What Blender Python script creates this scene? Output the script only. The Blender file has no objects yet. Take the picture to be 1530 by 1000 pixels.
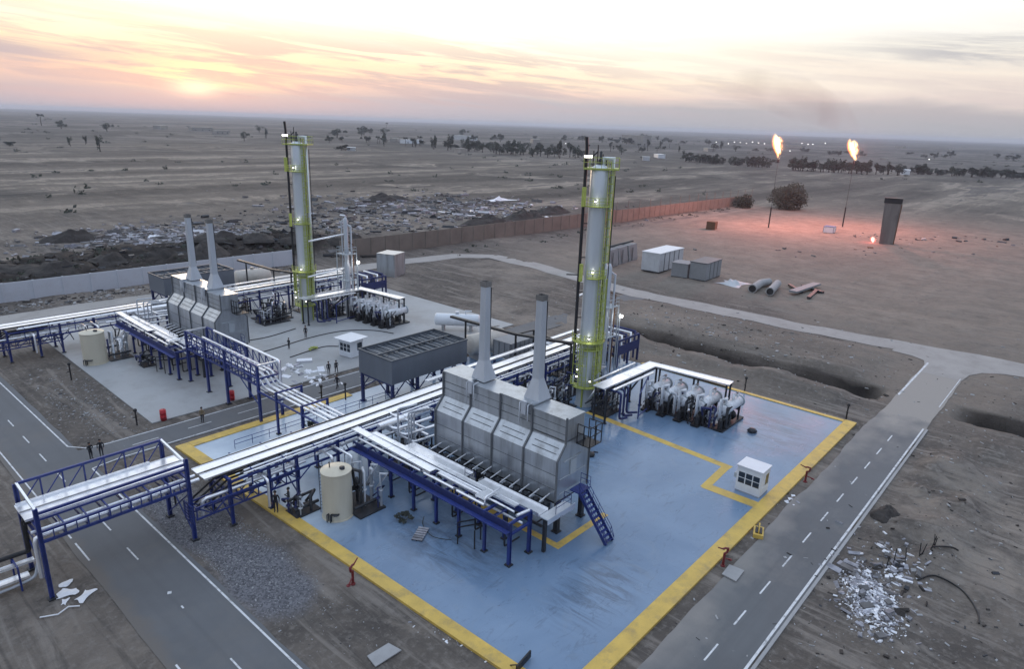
import bpy, bmesh, math, random
import numpy as np
from mathutils import Vector, Matrix, noise as mnoise

# ------------------------------------------------------------------ camera, world, sun, exposure
scene = bpy.context.scene
COL = scene.collection
R = math.radians
CAM_H = 36.0
AZ = R(41.0); PITCH = R(17.31); ROLL = R(1.984)
cd = bpy.data.cameras.new('camera'); cam = bpy.data.objects.new('camera', cd); COL.objects.link(cam)
cd.sensor_width = 36; cd.lens = 1010 / 1530 * 36; cd.clip_start = 0.5; cd.clip_end = 60000
R0 = Vector((math.sin(AZ), -math.cos(AZ), 0))
F0 = Vector((math.cos(PITCH) * math.cos(AZ), math.cos(PITCH) * math.sin(AZ), -math.sin(PITCH)))
U0 = R0.cross(F0)
cR, sR = math.cos(ROLL), math.sin(ROLL)
rt = R0 * cR + U0 * sR; up = U0 * cR - R0 * sR
mw = Matrix((rt, up, -F0)).transposed().to_4x4(); mw.translation = (0, 0, CAM_H)
cam.matrix_world = mw
scene.camera = cam
scene.view_settings.view_transform = 'Standard'
scene.view_settings.look = 'None'
scene.view_settings.exposure = 0.1
scene.view_settings.gamma = 1.0
scene.cycles.max_bounces = 6
scene.cycles.volume_bounces = 0
scene.cycles.use_denoising = True

SUN_AZ = R(65.41); SUN_EL = R(1.5)

def link(nt, a, b): nt.links.new(a, b)

def build_world():
    w = bpy.data.worlds.new('World'); scene.world = w; w.use_nodes = True
    nt = w.node_tree; nt.nodes.clear(); N = nt.nodes.new
    out = N('ShaderNodeOutputWorld'); bg = N('ShaderNodeBackground'); link(nt, bg.outputs[0], out.inputs[0])
    bg.inputs[1].default_value = 0.1
    def m(op, a, b=None, c=None, clamp=False):
        n = N('ShaderNodeMath'); n.operation = op; n.use_clamp = clamp
        for i, v in enumerate((a, b, c)):
            if v is None: continue
            if isinstance(v, (int, float)): n.inputs[i].default_value = v
            else: link(nt, v, n.inputs[i])
        return n.outputs[0]
    def mix(f, a, b, t='MIX'):
        n = N('ShaderNodeMix'); n.data_type = 'RGBA'; n.blend_type = t
        if isinstance(f, (int, float)): n.inputs[0].default_value = f
        else: link(nt, f, n.inputs[0])
        for i, v in ((6, a), (7, b)):
            if isinstance(v, tuple): n.inputs[i].default_value = (*v, 1)
            else: link(nt, v, n.inputs[i])
        return n.outputs[2]
    def sstep(v, a, b):
        n = N('ShaderNodeMapRange'); n.interpolation_type = 'SMOOTHSTEP'
        link(nt, v, n.inputs[0]); n.inputs[1].default_value = a; n.inputs[2].default_value = b
        return n.outputs[0]
    sky = N('ShaderNodeTexSky'); sky.sky_type = 'NISHITA'; sky.sun_disc = False
    sky.sun_elevation = SUN_EL; sky.sun_rotation = R(90) - SUN_AZ
    sky.air_density = 1.0; sky.dust_density = 1.5
    tc = N('ShaderNodeTexCoord')
    mp = N('ShaderNodeMapping'); mp.vector_type = 'POINT'
    mp.inputs['Rotation'].default_value = (0, 0, -SUN_AZ); link(nt, tc.outputs['Generated'], mp.inputs[0])
    sp = N('ShaderNodeSeparateXYZ'); link(nt, mp.outputs[0], sp.inputs[0])
    x, y, z = sp.outputs
    az = m('MULTIPLY', m('ARCTAN2', m('MULTIPLY', y, -1.0), x), 57.2958)      # degrees right of the sun
    el = m('MULTIPLY', m('ARCSINE', z), 57.2958)
    # cloud-sheet coordinates: streaks long in azimuth and a little inclined
    inc = m('ADD', el, m('MULTIPLY', az, 0.075))
    cv = N('ShaderNodeCombineXYZ'); link(nt, m('MULTIPLY', az, 0.045), cv.inputs[0]); link(nt, m('MULTIPLY', inc, 0.42), cv.inputs[1])
    n1 = N('ShaderNodeTexNoise'); n1.inputs['Scale'].default_value = 1.0; n1.inputs['Detail'].default_value = 5; n1.inputs['Roughness'].default_value = .55
    n1.inputs['Distortion'].default_value = .6
    link(nt, cv.outputs[0], n1.inputs['Vector'])
    cv2 = N('ShaderNodeCombineXYZ'); link(nt, m('MULTIPLY', az, 0.10), cv2.inputs[0]); link(nt, m('MULTIPLY', inc, 1.25), cv2.inputs[1]); cv2.inputs[2].default_value = 7.3
    n2 = N('ShaderNodeTexNoise'); n2.inputs['Scale'].default_value = 1.0; n2.inputs['Detail'].default_value = 6; n2.inputs['Roughness'].default_value = .6
    n2.inputs['Distortion'].default_value = .4
    link(nt, cv2.outputs[0], n2.inputs['Vector'])
    warp = m('MULTIPLY', m('MULTIPLY', m('SUBTRACT', n1.outputs[0], .5), 5.0), sstep(el, .3, 4.0))
    ew = m('ADD', el, warp)
    rp = N('ShaderNodeValToRGB'); link(nt, m('DIVIDE', ew, 30.0), rp.inputs[0])
    st = [(0.0, (.42, .43, .50)), (.050, (.46, .45, .51)), (.080, (.82, .59, .50)), (.120, (.98, .75, .53)), (.19, (1.02, .90, .68)), (.28, (1.06, 1.02, .93)), (.6, (1.10, 1.13, 1.19)), (1.0, (.93, 1.04, 1.20))]
    cr = rp.color_ramp
    while len(cr.elements) < len(st): cr.elements.new(.5)
    for e, (p, c) in zip(cr.elements, st): e.position = p; e.color = (*c, 1)
    base = rp.outputs[0]
    # broad glow above and to the right of the sun
    def gauss(a0, sa, e0, se):
        u = m('DIVIDE', m('SUBTRACT', az, a0), sa); v = m('DIVIDE', m('SUBTRACT', el, e0), se)
        return m('EXPONENT', m('MULTIPLY', m('ADD', m('MULTIPLY', u, u), m('MULTIPLY', v, v)), -1.0))
    glow = gauss(22, 24, 12, 6.5)
    col = mix(1.0, base, mix(glow, (0, 0, 0), (.55, .52, .42)), 'ADD')
    # right-hand side is duller and greyer
    rightness = sstep(az, 16, 52)
    hsv = N('ShaderNodeHueSaturation'); hsv.inputs['Saturation'].default_value = .48; hsv.inputs['Value'].default_value = .90; link(nt, col, hsv.inputs['Color'])
    col = mix(rightness, col, hsv.outputs[0])
    # thin cloud streaks low in the sky
    band = m('MULTIPLY', sstep(el, .5, 1.4), m('SUBTRACT', 1.0, sstep(el, 3.6, 8.0)))
    stk = m('MULTIPLY', sstep(n2.outputs[0], .43, .57), band)
    leftness = m('SUBTRACT', 1.0, m('MULTIPLY', sstep(az, 18, 42), .72))
    col = mix(m('MULTIPLY', m('MULTIPLY', stk, leftness), .72), col, (.53, .46, .49))
    # grey bank upper right and at far left
    bk = m('MULTIPLY', gauss(58, 9, 5.6, 1.1), sstep(n2.outputs[0], .30, .6))
    col = mix(m('MULTIPLY', bk, .9), col, (.46, .46, .50))
    bk2 = m('MULTIPLY', gauss(-15, 13, 3.5, .6), sstep(n2.outputs[0], .15, .45))
    col = mix(m('MULTIPLY', bk2, .85), col, (.42, .42, .50))
    # bright yellow patch round the sun, the sun low behind cloud
    g1 = gauss(1, 6.5, 2.6, 1.0); g2 = gauss(0, 1.5, 1.75, .55)
    col = mix(1.0, col, mix(m('MULTIPLY', g1, m('SUBTRACT', 1.1, m('MULTIPLY', stk, .9))), (0, 0, 0), (.30, .20, .02)), 'ADD')
    col = mix(1.0, col, mix(g2, (0, 0, 0), (.60, .46, .22)), 'ADD')
    # away from the sunset the dome is a dim blue grey
    away = sstep(x, -.1, .55)
    zen = sstep(el, 18, 60)
    col = mix(away, (.37, .43, .56), col)
    col = mix(zen, col, (.74, .88, 1.12))
    low = sstep(el, -1.0, 0.0)
    col = mix(low, (.25, .25, .28), col)
    scl = mix(1.0, col, (10, 10, 10), 'MULTIPLY')
    fin = mix(1.0, scl, mix(1.0, sky.outputs[0], (.12, .12, .12), 'MULTIPLY'), 'ADD')
    link(nt, fin, bg.inputs[0])
build_world()

sd = bpy.data.lights.new('sun', 'SUN'); sd.energy = 0.5; sd.angle = R(10); sd.color = (1, .72, .48)
sun = bpy.data.objects.new('sun', sd); COL.objects.link(sun)
sun.rotation_euler = Vector((math.cos(SUN_AZ) * math.cos(R(4)), math.sin(SUN_AZ) * math.cos(R(4)), math.sin(R(4)))).to_track_quat('Z', 'Y').to_euler()

# ------------------------------------------------------------------ helpers
def sm(v, a, b):
    t = max(0.0, min(1.0, (v - a) / (b - a))); return t * t * (3 - 2 * t)

def mat(name, col, rough=.6, metal=0.0, var=.14, scale=.8, bump=0.0, bscale=6.0, dirt=None, dscale=.5, damt=.4, streak=False, spec=.5):
    m = bpy.data.materials.new(name); m.use_nodes = True
    nt = m.node_tree; b = nt.nodes['Principled BSDF']; N = nt.nodes.new
    g = N('ShaderNodeNewGeometry'); src = g.outputs['Position']
    if streak:
        mp = N('ShaderNodeMapping'); mp.inputs['Scale'].default_value = (1.6, 1.6, .25); link(nt, src, mp.inputs[0]); src2 = mp.outputs[0]
    else: src2 = src
    n = N('ShaderNodeTexNoise'); n.inputs['Scale'].default_value = scale; n.inputs['Detail'].default_value = 6; n.inputs['Roughness'].default_value = .65
    link(nt, src2, n.inputs['Vector'])
    r = N('ShaderNodeValToRGB'); link(nt, n.outputs[0], r.inputs[0])
    r.color_ramp.elements[0].position = .3; r.color_ramp.elements[1].position = .7
    r.color_ramp.elements[0].color = (*[c * (1 - var) for c in col], 1); r.color_ramp.elements[1].color = (*[min(1, c * (1 + var)) for c in col], 1)
    o = r.outputs[0]
    if dirt:
        n2 = N('ShaderNodeTexNoise'); n2.inputs['Scale'].default_value = dscale; n2.inputs['Detail'].default_value = 8; n2.inputs['Roughness'].default_value = .7
        link(nt, src2, n2.inputs['Vector'])
        mr = N('ShaderNodeMapRange'); link(nt, n2.outputs[0], mr.inputs[0]); mr.inputs[1].default_value = .5; mr.inputs[2].default_value = .72; mr.inputs[4].default_value = damt
        mx = N('ShaderNodeMix'); mx.data_type = 'RGBA'; link(nt, mr.outputs[0], mx.inputs[0]); link(nt, o, mx.inputs[6]); mx.inputs[7].default_value = (*dirt, 1); o = mx.outputs[2]
    link(nt, o, b.inputs['Base Color'])
    b.inputs['Metallic'].default_value = metal
    b.inputs['Specular IOR Level'].default_value = spec
    mr = N('ShaderNodeMapRange'); link(nt, n.outputs[0], mr.inputs[0]); mr.inputs[3].default_value = max(.02, rough - .1); mr.inputs[4].default_value = min(1, rough + .1)
    link(nt, mr.outputs[0], b.inputs['Roughness'])
    if bump:
        n3 = N('ShaderNodeTexNoise'); n3.inputs['Scale'].default_value = bscale; n3.inputs['Detail'].default_value = 6
        link(nt, src, n3.inputs['Vector'])
        bp = N('ShaderNodeBump'); bp.inputs['Strength'].default_value = 1.0; bp.inputs['Distance'].default_value = bump; link(nt, n3.outputs[0], bp.inputs['Height']); link(nt, bp.outputs[0], b.inputs['Normal'])
    return m

def emat(name, col, strength):
    m = bpy.data.materials.new(name); m.use_nodes = True; b = m.node_tree.nodes['Principled BSDF']
    b.inputs['Base Color'].default_value = (*col, 1); b.inputs['Emission Color'].default_value = (*col, 1); b.inputs['Emission Strength'].default_value = strength
    return m

class MB:
    def __init__(s): s.v = []; s.f = []; s.sm = []; s.mi = []
    def add(s, vs, fs, smooth=False, mi=0):
        o = len(s.v); s.v += [tuple(p) for p in vs]
        for f in fs: s.f.append([i + o for i in f]); s.sm.append(smooth); s.mi.append(mi)
        return s
    def box(s, x0, y0, z0, x1, y1, z1, mi=0):
        vs = [(x0, y0, z0), (x1, y0, z0), (x1, y1, z0), (x0, y1, z0), (x0, y0, z1), (x1, y0, z1), (x1, y1, z1), (x0, y1, z1)]
        return s.add(vs, [(3, 2, 1, 0), (4, 5, 6, 7), (0, 1, 5, 4), (1, 2, 6, 5), (2, 3, 7, 6), (3, 0, 4, 7)], mi=mi)
    def bar(s, p, q, w, h=None, mi=0):
        p, q = Vector(p), Vector(q); d = q - p
        if d.length < 1e-5: return s
        d.normalize(); h = h or w
        a = Vector((0, 0, 1)).cross(d)
        if a.length < 1e-3: a = Vector((1, 0, 0))
        a.normalize(); b = d.cross(a)
        vs = [c + a * i * w / 2 + b * j * h / 2 for c in (p, q) for i, j in ((-1, -1), (1, -1), (1, 1), (-1, 1))]
        return s.add(vs, [(3, 2, 1, 0), (4, 5, 6, 7), (0, 1, 5, 4), (1, 2, 6, 5), (2, 3, 7, 6), (3, 0, 4, 7)], mi=mi)
    def tube(s, pts, r, seg=8, mi=0, r1=None):
        pts = [Vector(p) for p in pts]; n = len(pts); vs = []; fs = []
        d0 = (pts[1] - pts[0]).normalized()
        a = Vector((0, 0, 1)).cross(d0)
        if a.length < 1e-3: a = Vector((1, 0, 0))
        a.normalize()
        for i, p in enumerate(pts):
            if i == 0: d = d0
            elif i == n - 1: d = (pts[-1] - pts[-2]).normalized()
            else: d = ((pts[i] - pts[i - 1]).normalized() + (pts[i + 1] - pts[i]).normalized()).normalized()
            a = (a - d * a.dot(d)).normalized(); b = d.cross(a)
            rr = r if r1 is None else r + (r1 - r) * i / (n - 1)
            k = 1.0
            if 0 < i < n - 1:
                c = max(.35, d.dot((pts[i] - pts[i - 1]).normalized())); k = 1 / c if c > .6 else 1.2
            for j in range(seg):
                t = 2 * math.pi * j / seg
                vs.append(p + (a * math.cos(t) + b * math.sin(t)) * rr * (k if 0 < i < n - 1 else 1))
        for i in range(n - 1):
            for j in range(seg):
                fs.append((i * seg + j, i * seg + (j + 1) % seg, (i + 1) * seg + (j + 1) % seg, (i + 1) * seg + j))
        s.add(vs, fs, True, mi)
        s.add([vs[j] for j in range(seg)], [tuple(reversed(range(seg)))], mi=mi)
        s.add([vs[(n - 1) * seg + j] for j in range(seg)], [tuple(range(seg))], mi=mi)
        return s
    def lathe(s, prof, c=(0, 0, 0), seg=20, mi=0, axis='z', ang=(0, 360)):
        vs = []; fs = []; full = ang == (0, 360); m = seg if full else seg + 1
        for r, z in prof:
            for j in range(m):
                t = R(ang[0] + (ang[1] - ang[0]) * j / seg)
                p = (r * math.cos(t), r * math.sin(t), z)
                if axis == 'x': p = (z, p[0], p[1])
                if axis == 'y': p = (p[1], z, p[0])
                vs.append((p[0] + c[0], p[1] + c[1], p[2] + c[2]))
        for i in range(len(prof) - 1):
            for j in range(seg):
                k = (j + 1) % m if full else j + 1
                fs.append((i * m + j, i * m + k, (i + 1) * m + k, (i + 1) * m + j))
        return s.add(vs, fs, True, mi)
    def drum(s, c, axis, L, r, seg=18, mi=0, head=.35):
        h = r * head
        prof = [(.001, -L / 2 - h), (r * .6, -L / 2 - h * .8), (r * .9, -L / 2 - h * .4), (r, -L / 2), (r, L / 2), (r * .9, L / 2 + h * .4), (r * .6, L / 2 + h * .8), (.001, L / 2 + h)]
        return s.lathe(prof, c, seg, mi, axis)
    def prism(s, prof, y0, y1, mi=0, axis='y'):
        n = len(prof)
        pt = (lambda u, w, y: (u, y, w)) if axis == 'y' else (lambda u, w, y: (y, u, w)) if axis == 'x' else (lambda u, w, y: (u, w, y))
        vs = [pt(u, w, y0) for u, w in prof] + [pt(u, w, y1) for u, w in prof]
        fs = [tuple(range(n)), tuple(reversed(range(n, 2 * n)))] + [(i, i + n, (i + 1) % n + n, (i + 1) % n) for i in range(n)]
        return s.add(vs, fs, mi=mi)
    def build(s, name, m, parent=None, loc=None, fix=True):
        me = bpy.data.meshes.new(name); me.from_pydata(s.v, [], s.f)
        for mm in (m if isinstance(m, (list, tuple)) else [m] if m else []): me.materials.append(mm)
        me.polygons.foreach_set('use_smooth', s.sm); me.polygons.foreach_set('material_index', s.mi)
        if fix and len(s.f) < 60000:
            b = bmesh.new(); b.from_mesh(me); bmesh.ops.recalc_face_normals(b, faces=b.faces); b.to_mesh(me); b.free()
        me.update()
        o = bpy.data.objects.new(name, me); COL.objects.link(o)
        if parent: o.parent = parent
        if loc: o.location = loc
        return o

def tag(o, label=None, cat=None, group=None, kind=None):
    if label: o['label'] = label
    if cat: o['category'] = cat
    if group: o['group'] = group
    if kind: o['kind'] = kind
    return o
def thing(name, label, cat, loc=(0, 0, 0), rz=0, group=None):
    o = bpy.data.objects.new(name, None); o.empty_display_size = .3; COL.objects.link(o); o.location = loc; o.rotation_euler.z = rz
    return tag(o, label, cat, group)
def copy_tree(o, parent=None):
    c = o.copy(); COL.objects.link(c); c.parent = parent
    if parent is not None: c.matrix_parent_inverse = o.matrix_parent_inverse
    for ch in list(o.children): copy_tree(ch, c)
    return c
def clone(o, loc, label, rz=None, scale=None, group=None):
    c = copy_tree(o); c.location = loc; c['label'] = label
    if rz is not None: c.rotation_euler.z = rz
    if scale: c.scale = (scale,) * 3 if isinstance(scale, (int, float)) else scale
    if group: c['group'] = group
    return c
rnd = random.Random(5)
ORD = ['first', 'second', 'third', 'fourth', 'fifth', 'sixth', 'seventh', 'eighth', 'ninth', 'tenth', 'eleventh', 'twelfth', 'thirteenth', 'fourteenth', 'fifteenth', 'sixteenth', 'seventeenth', 'eighteenth', 'nineteenth', 'twentieth']
TENS = [('twenty', 'twentieth'), ('thirty', 'thirtieth'), ('forty', 'fortieth'), ('fifty', 'fiftieth')]
def ordinal(i):
    if i < 20: return ORD[i]
    t, u = divmod(i + 1, 10); return TENS[t - 2][1] if u == 0 else TENS[t - 2][0] + '-' + ORD[u - 1]

def G(px, py, z=0.0):
    u, v = (px - 765) / 1010, (py - 500) / 1010
    d = rt * u - up * v + (-mw.to_3x3().col[2]); k = (z - CAM_H) / d.z; return (d.x * k, d.y * k)

# ------------------------------------------------------------------ materials
BLUE = mat('blue_steel', (.018, .036, .185), .42, 0, .2, 1.5, dirt=(.05, .055, .09), damt=.5)
DARKBLUE = mat('dark_blue_steel', (.014, .024, .11), .5, 0, .25, 1.5)
WHITE = mat('white_cladding', (.92, .93, .95), .30, .72, .04, 1.2, dirt=(.45, .45, .46), dscale=.9, damt=.35)
LAGGING = mat('white_lagging', (.70, .72, .75), .5, .1, .08, 1.2, dirt=(.20, .19, .18), dscale=1.1, damt=.7)
CLAD = mat('silver_cladding', (.47, .50, .53), .34, .72, .12, .7, dirt=(.16, .155, .15), dscale=.45, damt=.6, streak=True)
SEAM = mat('dark_seam', (.14, .15, .16), .6, .2)
STACKM = mat('stack_cladding', (.50, .53, .57), .5, .3, .08, .6, streak=True)
STEEL = mat('bright_steel', (.66, .70, .72), .36, .5, .08, .5, streak=True)
SKIRT = mat('grey_skirt', (.40, .44, .47), .6, 0, .12, .8, streak=True)
LIME = mat('yellow_green_paint', (.40, .45, .10), .5, 0, .15, 2)
BEIGE = mat('beige_tank_paint', (.60, .55, .43), .5, 0, .05, .6, dirt=(.42, .36, .26), damt=.35, streak=True)
DRUMM = mat('cream_drum_paint', (.52, .48, .42), .5, 0, .08, .7, dirt=(.30, .26, .22), damt=.5)
COOLER = mat('grey_cooler_panel', (.15, .17, .20), .45, .25, .10, .5, streak=True)
COOLTOP = mat('dark_cooler_top', (.085, .10, .12), .5, .3, .15, .6)
BLACK = mat('black_steel', (.012, .012, .014), .5)
DARK = mat('dark_machinery', (.03, .033, .04), .55, .2, .3, 3)
RED = mat('red_paint', (.42, .012, .022), .45)
DKRED = mat('dark_red_paint', (.16, .012, .014), .5)
YEL = mat('yellow_paint', (.62, .42, .09), .55, 0, .14, .7, bump=.01, dirt=(.30, .22, .10), dscale=.6, damt=.9)
WPAINT = mat('white_road_paint', (.66, .67, .68), .7, 0, .1, 2, dirt=(.19, .19, .19), dscale=1.6, damt=1.0)
CABINW = mat('white_cabin_panel', (.72, .75, .78), .45, 0, .05, 1)
GLASS = mat('dark_window_glass', (.02, .03, .045), .06, 0, .3, 1)
TANWALL = mat('tan_concrete_panel', (.19, .165, .14), .85, 0, .15, .25, dirt=(.11, .095, .08), dscale=.15, damt=.6)
WWALL = mat('white_concrete_panel', (.52, .55, .60), .8, 0, .08, .2, dirt=(.34, .34, .35), dscale=.2, damt=.5)
CONC = mat('grey_concrete', (.33, .33, .33), .85, 0, .12, .8)
BOXW = mat('pale_container_panel', (.50, .52, .54), .6, 0, .08, .6, dirt=(.32, .31, .30), damt=.4)
BOXG = mat('grey_container_panel', (.24, .25, .26), .65, 0, .1, .6)
RUST = mat('rusty_brown', (.14, .07, .035), .8)
BARK = mat('bark', (.05, .038, .028), .9)
LEAF = mat('dull_leaf', (.030, .038, .024), .8, 0, .35, .9)
LEAF2 = mat('grey_leaf', (.042, .048, .038), .8, 0, .35, .9)
SCRAP = mat('pale_scrap', (.30, .30, .33), .7, .1, .6, .6)
GREYJ = mat('grey_scrap', (.13, .125, .125), .8, 0, .5, .5)
SHEET = mat('white_sheet', (.78, .79, .82), .5, 0, .06, 2)
HOUSEW = mat('village_plaster', (.34, .31, .28), .8, 0, .2, .05)
LAMPM = emat('lamp_white', (1, .97, .9), 5)
SKIN = mat('skin', (.36, .21, .14), .6)
JACKET = mat('dark_jacket', (.016, .017, .022), .8)
VEST = mat('beige_jacket', (.22, .17, .10), .8)
TROUS = mat('dark_trousers', (.018, .02, .03), .8)
SOOT = mat('sooty_concrete', (.17, .16, .15), .85, 0, .3, .25, dirt=(.02, .02, .02), dscale=.12, damt=.9, streak=True)
EARTH = mat('dark_earth', (.035, .03, .027), .95, 0, .6, .45, bump=.35, bscale=1.0)

# ------------------------------------------------------------------ ground
def rect_d(x, y, r):
    dx = max(r[0] - x, 0, x - r[1]); dy = max(r[2] - y, 0, y - r[3]); return math.hypot(dx, dy)
FLAT = [(11.5, 20.5, -80, 420), (19, 93.5, 18.3, 150), (-60, 138, 10.6, 19.2), (129, 137.5, -60, 120), (20, 142, 134, 150), (-60, 12, 45, 70)]
def fb(x, y, s, o=4, seed=0.0): return mnoise.fractal(Vector((x * s, y * s, seed)), 1.0, 2.0, o)
def zones(x, y):
    """soil kinds at a spot: sand, dark earth, gravel (0..1)"""
    w = fb(x, y, .03, 3, 3.1) * 12
    sand = sm(x + w, 128, 160) * (1 - sm(x + w, 330, 440)) * sm(y + w * .6, -40, -5) * (1 - sm(y + w * .5, 118, 146))
    sand = max(sand, .45 * sm(x, 106, 110) * (1 - sm(x, 126, 131)) * sm(y, 20, 26) * (1 - sm(y, 70, 80)), .4 * sm(x, 91, 94) * (1 - sm(x, 100, 103)) * sm(y, 22, 26) * (1 - sm(y, 60, 70)))
    sand = max(sand, .8 * sm(x + w, 96, 108) * (1 - sm(abs(y - 16) + w * .3, 7, 18)))
    dark = sm(y + w * .5, 157.5, 161) * (1 - sm(y + w, 188, 204)) * (1 - sm(x + w, 112, 135)) * sm(x, -60, -20)
    dark = max(dark, 1.0 * (1 - sm(abs(x - 106.2 - fb(x, y, .07, 3, 9.) * .6), 1.9, 2.7)) * (sm(y, 18.8, 22) * (1 - sm(y, 62, 72)) + (1 - sm(y, 7.5, 11)) * sm(y, -60, -40)))
    grav = (1 - sm(rect_d(x, y, (20.8, 23.2, 42, 62)) + fb(x, y, .15, 3, 4.) * 2, .2, 2.6))
    return sand, dark, grav
def ht(x, y):
    d = min(rect_d(x, y, r) for r in FLAT)
    far = math.hypot(x, y)
    a = sm(d, 0.0, 6.0)
    h = 0.0
    if a > 0:
        h = a * (.26 * fb(x, y, .12, 4, 1.) + .25 * fb(x, y, .03, 3, 2.) + .16 * abs(fb(x, y, .4, 3, 21.)))
        # berm of dark earth behind the white wall
        bm = sm(y, 158, 166) * (1 - sm(y, 176, 206)) * sm(x, 0, 20) * (1 - sm(x, 108, 128))
        h += bm * max(-.5, 2.6 + 3.0 * fb(x, y, .06, 4, 5.) + 2.2 * (.35 - abs(fb(x, y, .14, 4, 6.))))
        # drain trenches east of the pad
        ax = abs(x - 105.5 - fb(x, y, .07, 3, 9.) * .6)
        tr = (1 - sm(ax + .25 * fb(x, y, .35, 3, 3.), 1.9, 3.1)) * (sm(y, 18.8, 21.5) * (1 - sm(y, 62, 72)) + (1 - sm(y, 8.0, 11)) * sm(y, -60, -40))
        h -= 2.3 * tr
        h += 1.3 * (1 - sm(abs(x - 100.5), 1.0, 3.2)) * sm(y, 21, 26) * (1 - sm(y, 60, 70)) * (.6 + .6 * fb(x, y, .15, 3, 2.5))
        h += 1.1 * sm(x, 108, 111) * (1 - sm(x, 124, 129)) * sm(y, 21, 27) * (1 - sm(y, 66, 76))
        # spoil heaps along the right road
        sp = sm(x, 48, 66) * (1 - sm(x, 92, 101)) * sm(y, 2, 6) * (1 - sm(y, 8.6, 11))
        h += sp * max(0, .5 + 1.3 * fb(x, y, .18, 4, 7.))
        h += .7 * max(0, fb(x, y, .06, 4, 8.)) * sm(x, 45, 70) * (1 - sm(y, 0, 12)) * (1 - sm(x, 125, 145))
        # low rises of the plain, far off
        if far > 300: h += sm(far, 300, 900) * (1.6 * fb(x, y, .004, 4, 11.))
        if far > 1500: h += sm(far, 1500, 6000) * 6 * (fb(x, y, .0006, 3, 12.) + .1)
        h += 1.5 * sm(fb(x, y, .012, 3, 14.), .25, .7) * sm(y, 205, 260) * sm(far, 220, 300)
    return h - .03
def axis(lo, mid0, mid1, hi, step, g):
    out = list(np.arange(mid0, mid1 + .01, step)); s = step; v = mid1
    while v < hi: s *= g; v += s; out.append(v)
    s = step; v = mid0; pre = []
    while v > lo: s *= g; v -= s; pre.append(v)
    return pre[::-1] + out
def build_ground():
    xs = axis(-2500, -4, 140, 16000, .75, 1.05); ys = axis(-6000, -25, 205, 16000, .75, 1.055)
    nx, ny = len(xs), len(ys)
    vs = [(x, y, ht(x, y)) for y in ys for x in xs]
    fs = [(j * nx + i, j * nx + i + 1, (j + 1) * nx + i + 1, (j + 1) * nx + i) for j in range(ny - 1) for i in range(nx - 1)]
    me = bpy.data.meshes.new('ground'); me.from_pydata(vs, [], fs)
    me.polygons.foreach_set('use_smooth', [True] * len(fs))
    at = me.attributes.new('soil', 'FLOAT_COLOR', 'POINT')
    buf = []
    for x, y, z in vs:
        if -70 < x < 480 and -80 < y < 230: buf += [*zones(x, y), 1]
        else: buf += [0, 0, 0, 1]
    at.data.foreach_set('color', buf)
    o = bpy.data.objects.new('ground', me); COL.objects.link(o); o['kind'] = 'structure'
    m = bpy.data.materials.new('soil'); m.use_nodes = True; nt = m.node_tree; N = nt.nodes.new; b = nt.nodes['Principled BSDF']
    me.materials.append(m)
    g = N('ShaderNodeNewGeometry'); P = g.outputs['Position']
    def mp(rot, sc):
        n = N('ShaderNodeMapping'); n.inputs['Rotation'].default_value = (0, 0, rot); n.inputs['Scale'].default_value = sc; link(nt, P, n.inputs[0]); return n.outputs[0]
    def nz(vec, s, det=8, ro=.6, dist=0):
        n = N('ShaderNodeTexNoise'); n.inputs['Scale'].default_value = s; n.inputs['Detail'].default_value = det; n.inputs['Roughness'].default_value = ro; n.inputs['Distortion'].default_value = dist
        link(nt, vec, n.inputs['Vector']); return n.outputs[0]
    def ramp(v, *st):
        r = N('ShaderNodeValToRGB'); link(nt, v, r.inputs[0])
        while len(r.color_ramp.elements) < len(st): r.color_ramp.elements.new(.5)
        for e, (p, c) in zip(r.color_ramp.elements, st): e.position = p; e.color = (*c, 1)
        return r.outputs[0]
    def mr(v, a, c, lo=0.0, hi=1.0):
        n = N('ShaderNodeMapRange'); link(nt, v, n.inputs[0]); n.inputs[1].default_value = a; n.inputs[2].default_value = c; n.inputs[3].default_value = lo; n.inputs[4].default_value = hi; return n.outputs[0]
    def mul(a, c):
        n = N('ShaderNodeMath'); n.operation = 'MULTIPLY'
        for i, v in enumerate((a, c)):
            if isinstance(v, (int, float)): n.inputs[i].default_value = v
            else: link(nt, v, n.inputs[i])
        return n.outputs[0]
    def mix(f, a, c, t='MIX'):
        n = N('ShaderNodeMix'); n.data_type = 'RGBA'; n.blend_type = t
        if isinstance(f, (int, float)): n.inputs[0].default_value = f
        else: link(nt, f, n.inputs[0])
        for i, v in ((6, a), (7, c)):
            if isinstance(v, tuple): n.inputs[i].default_value = (*v, 1)
            else: link(nt, v, n.inputs[i])
        return n.outputs[2]
    big = nz(P, .022, 8, .62, .4); mid = nz(P, .16, 8, .65); fine = nz(P, 1.6, 6, .7)
    c = ramp(big, (.36, (.090, .079, .070)), (.5, (.152, .131, .113)), (.62, (.255, .219, .184)))
    c = mix(mr(mid, .46, .62, 0, .75), c, (.072, .064, .059))
    c = mix(mr(fine, .50, .66, 0, .6), c, (.235, .212, .190))
    # faint wheel tracks and scraped furrows in two directions
    trk = nz(mp(R(-18), (.9, .06, 1)), 1.0, 6, .65, .9); trk2 = nz(mp(R(55), (.5, .05, 1)), 1.0, 6, .65, 1.2)
    c = mix(mr(trk, .53, .66, 0, .55), c, (.066, .059, .054)); c = mix(mr(trk2, .53, .63, 0, .75), c, (.25, .222, .195))
    # long pale and dark bands of the plain
    vl = N('ShaderNodeVectorMath'); vl.operation = 'LENGTH'; link(nt, P, vl.inputs[0]); dist = vl.outputs['Value']
    bands = nz(mp(R(-52), (.0015, .020, 1)), 1.0, 8, .66, .25)
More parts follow.
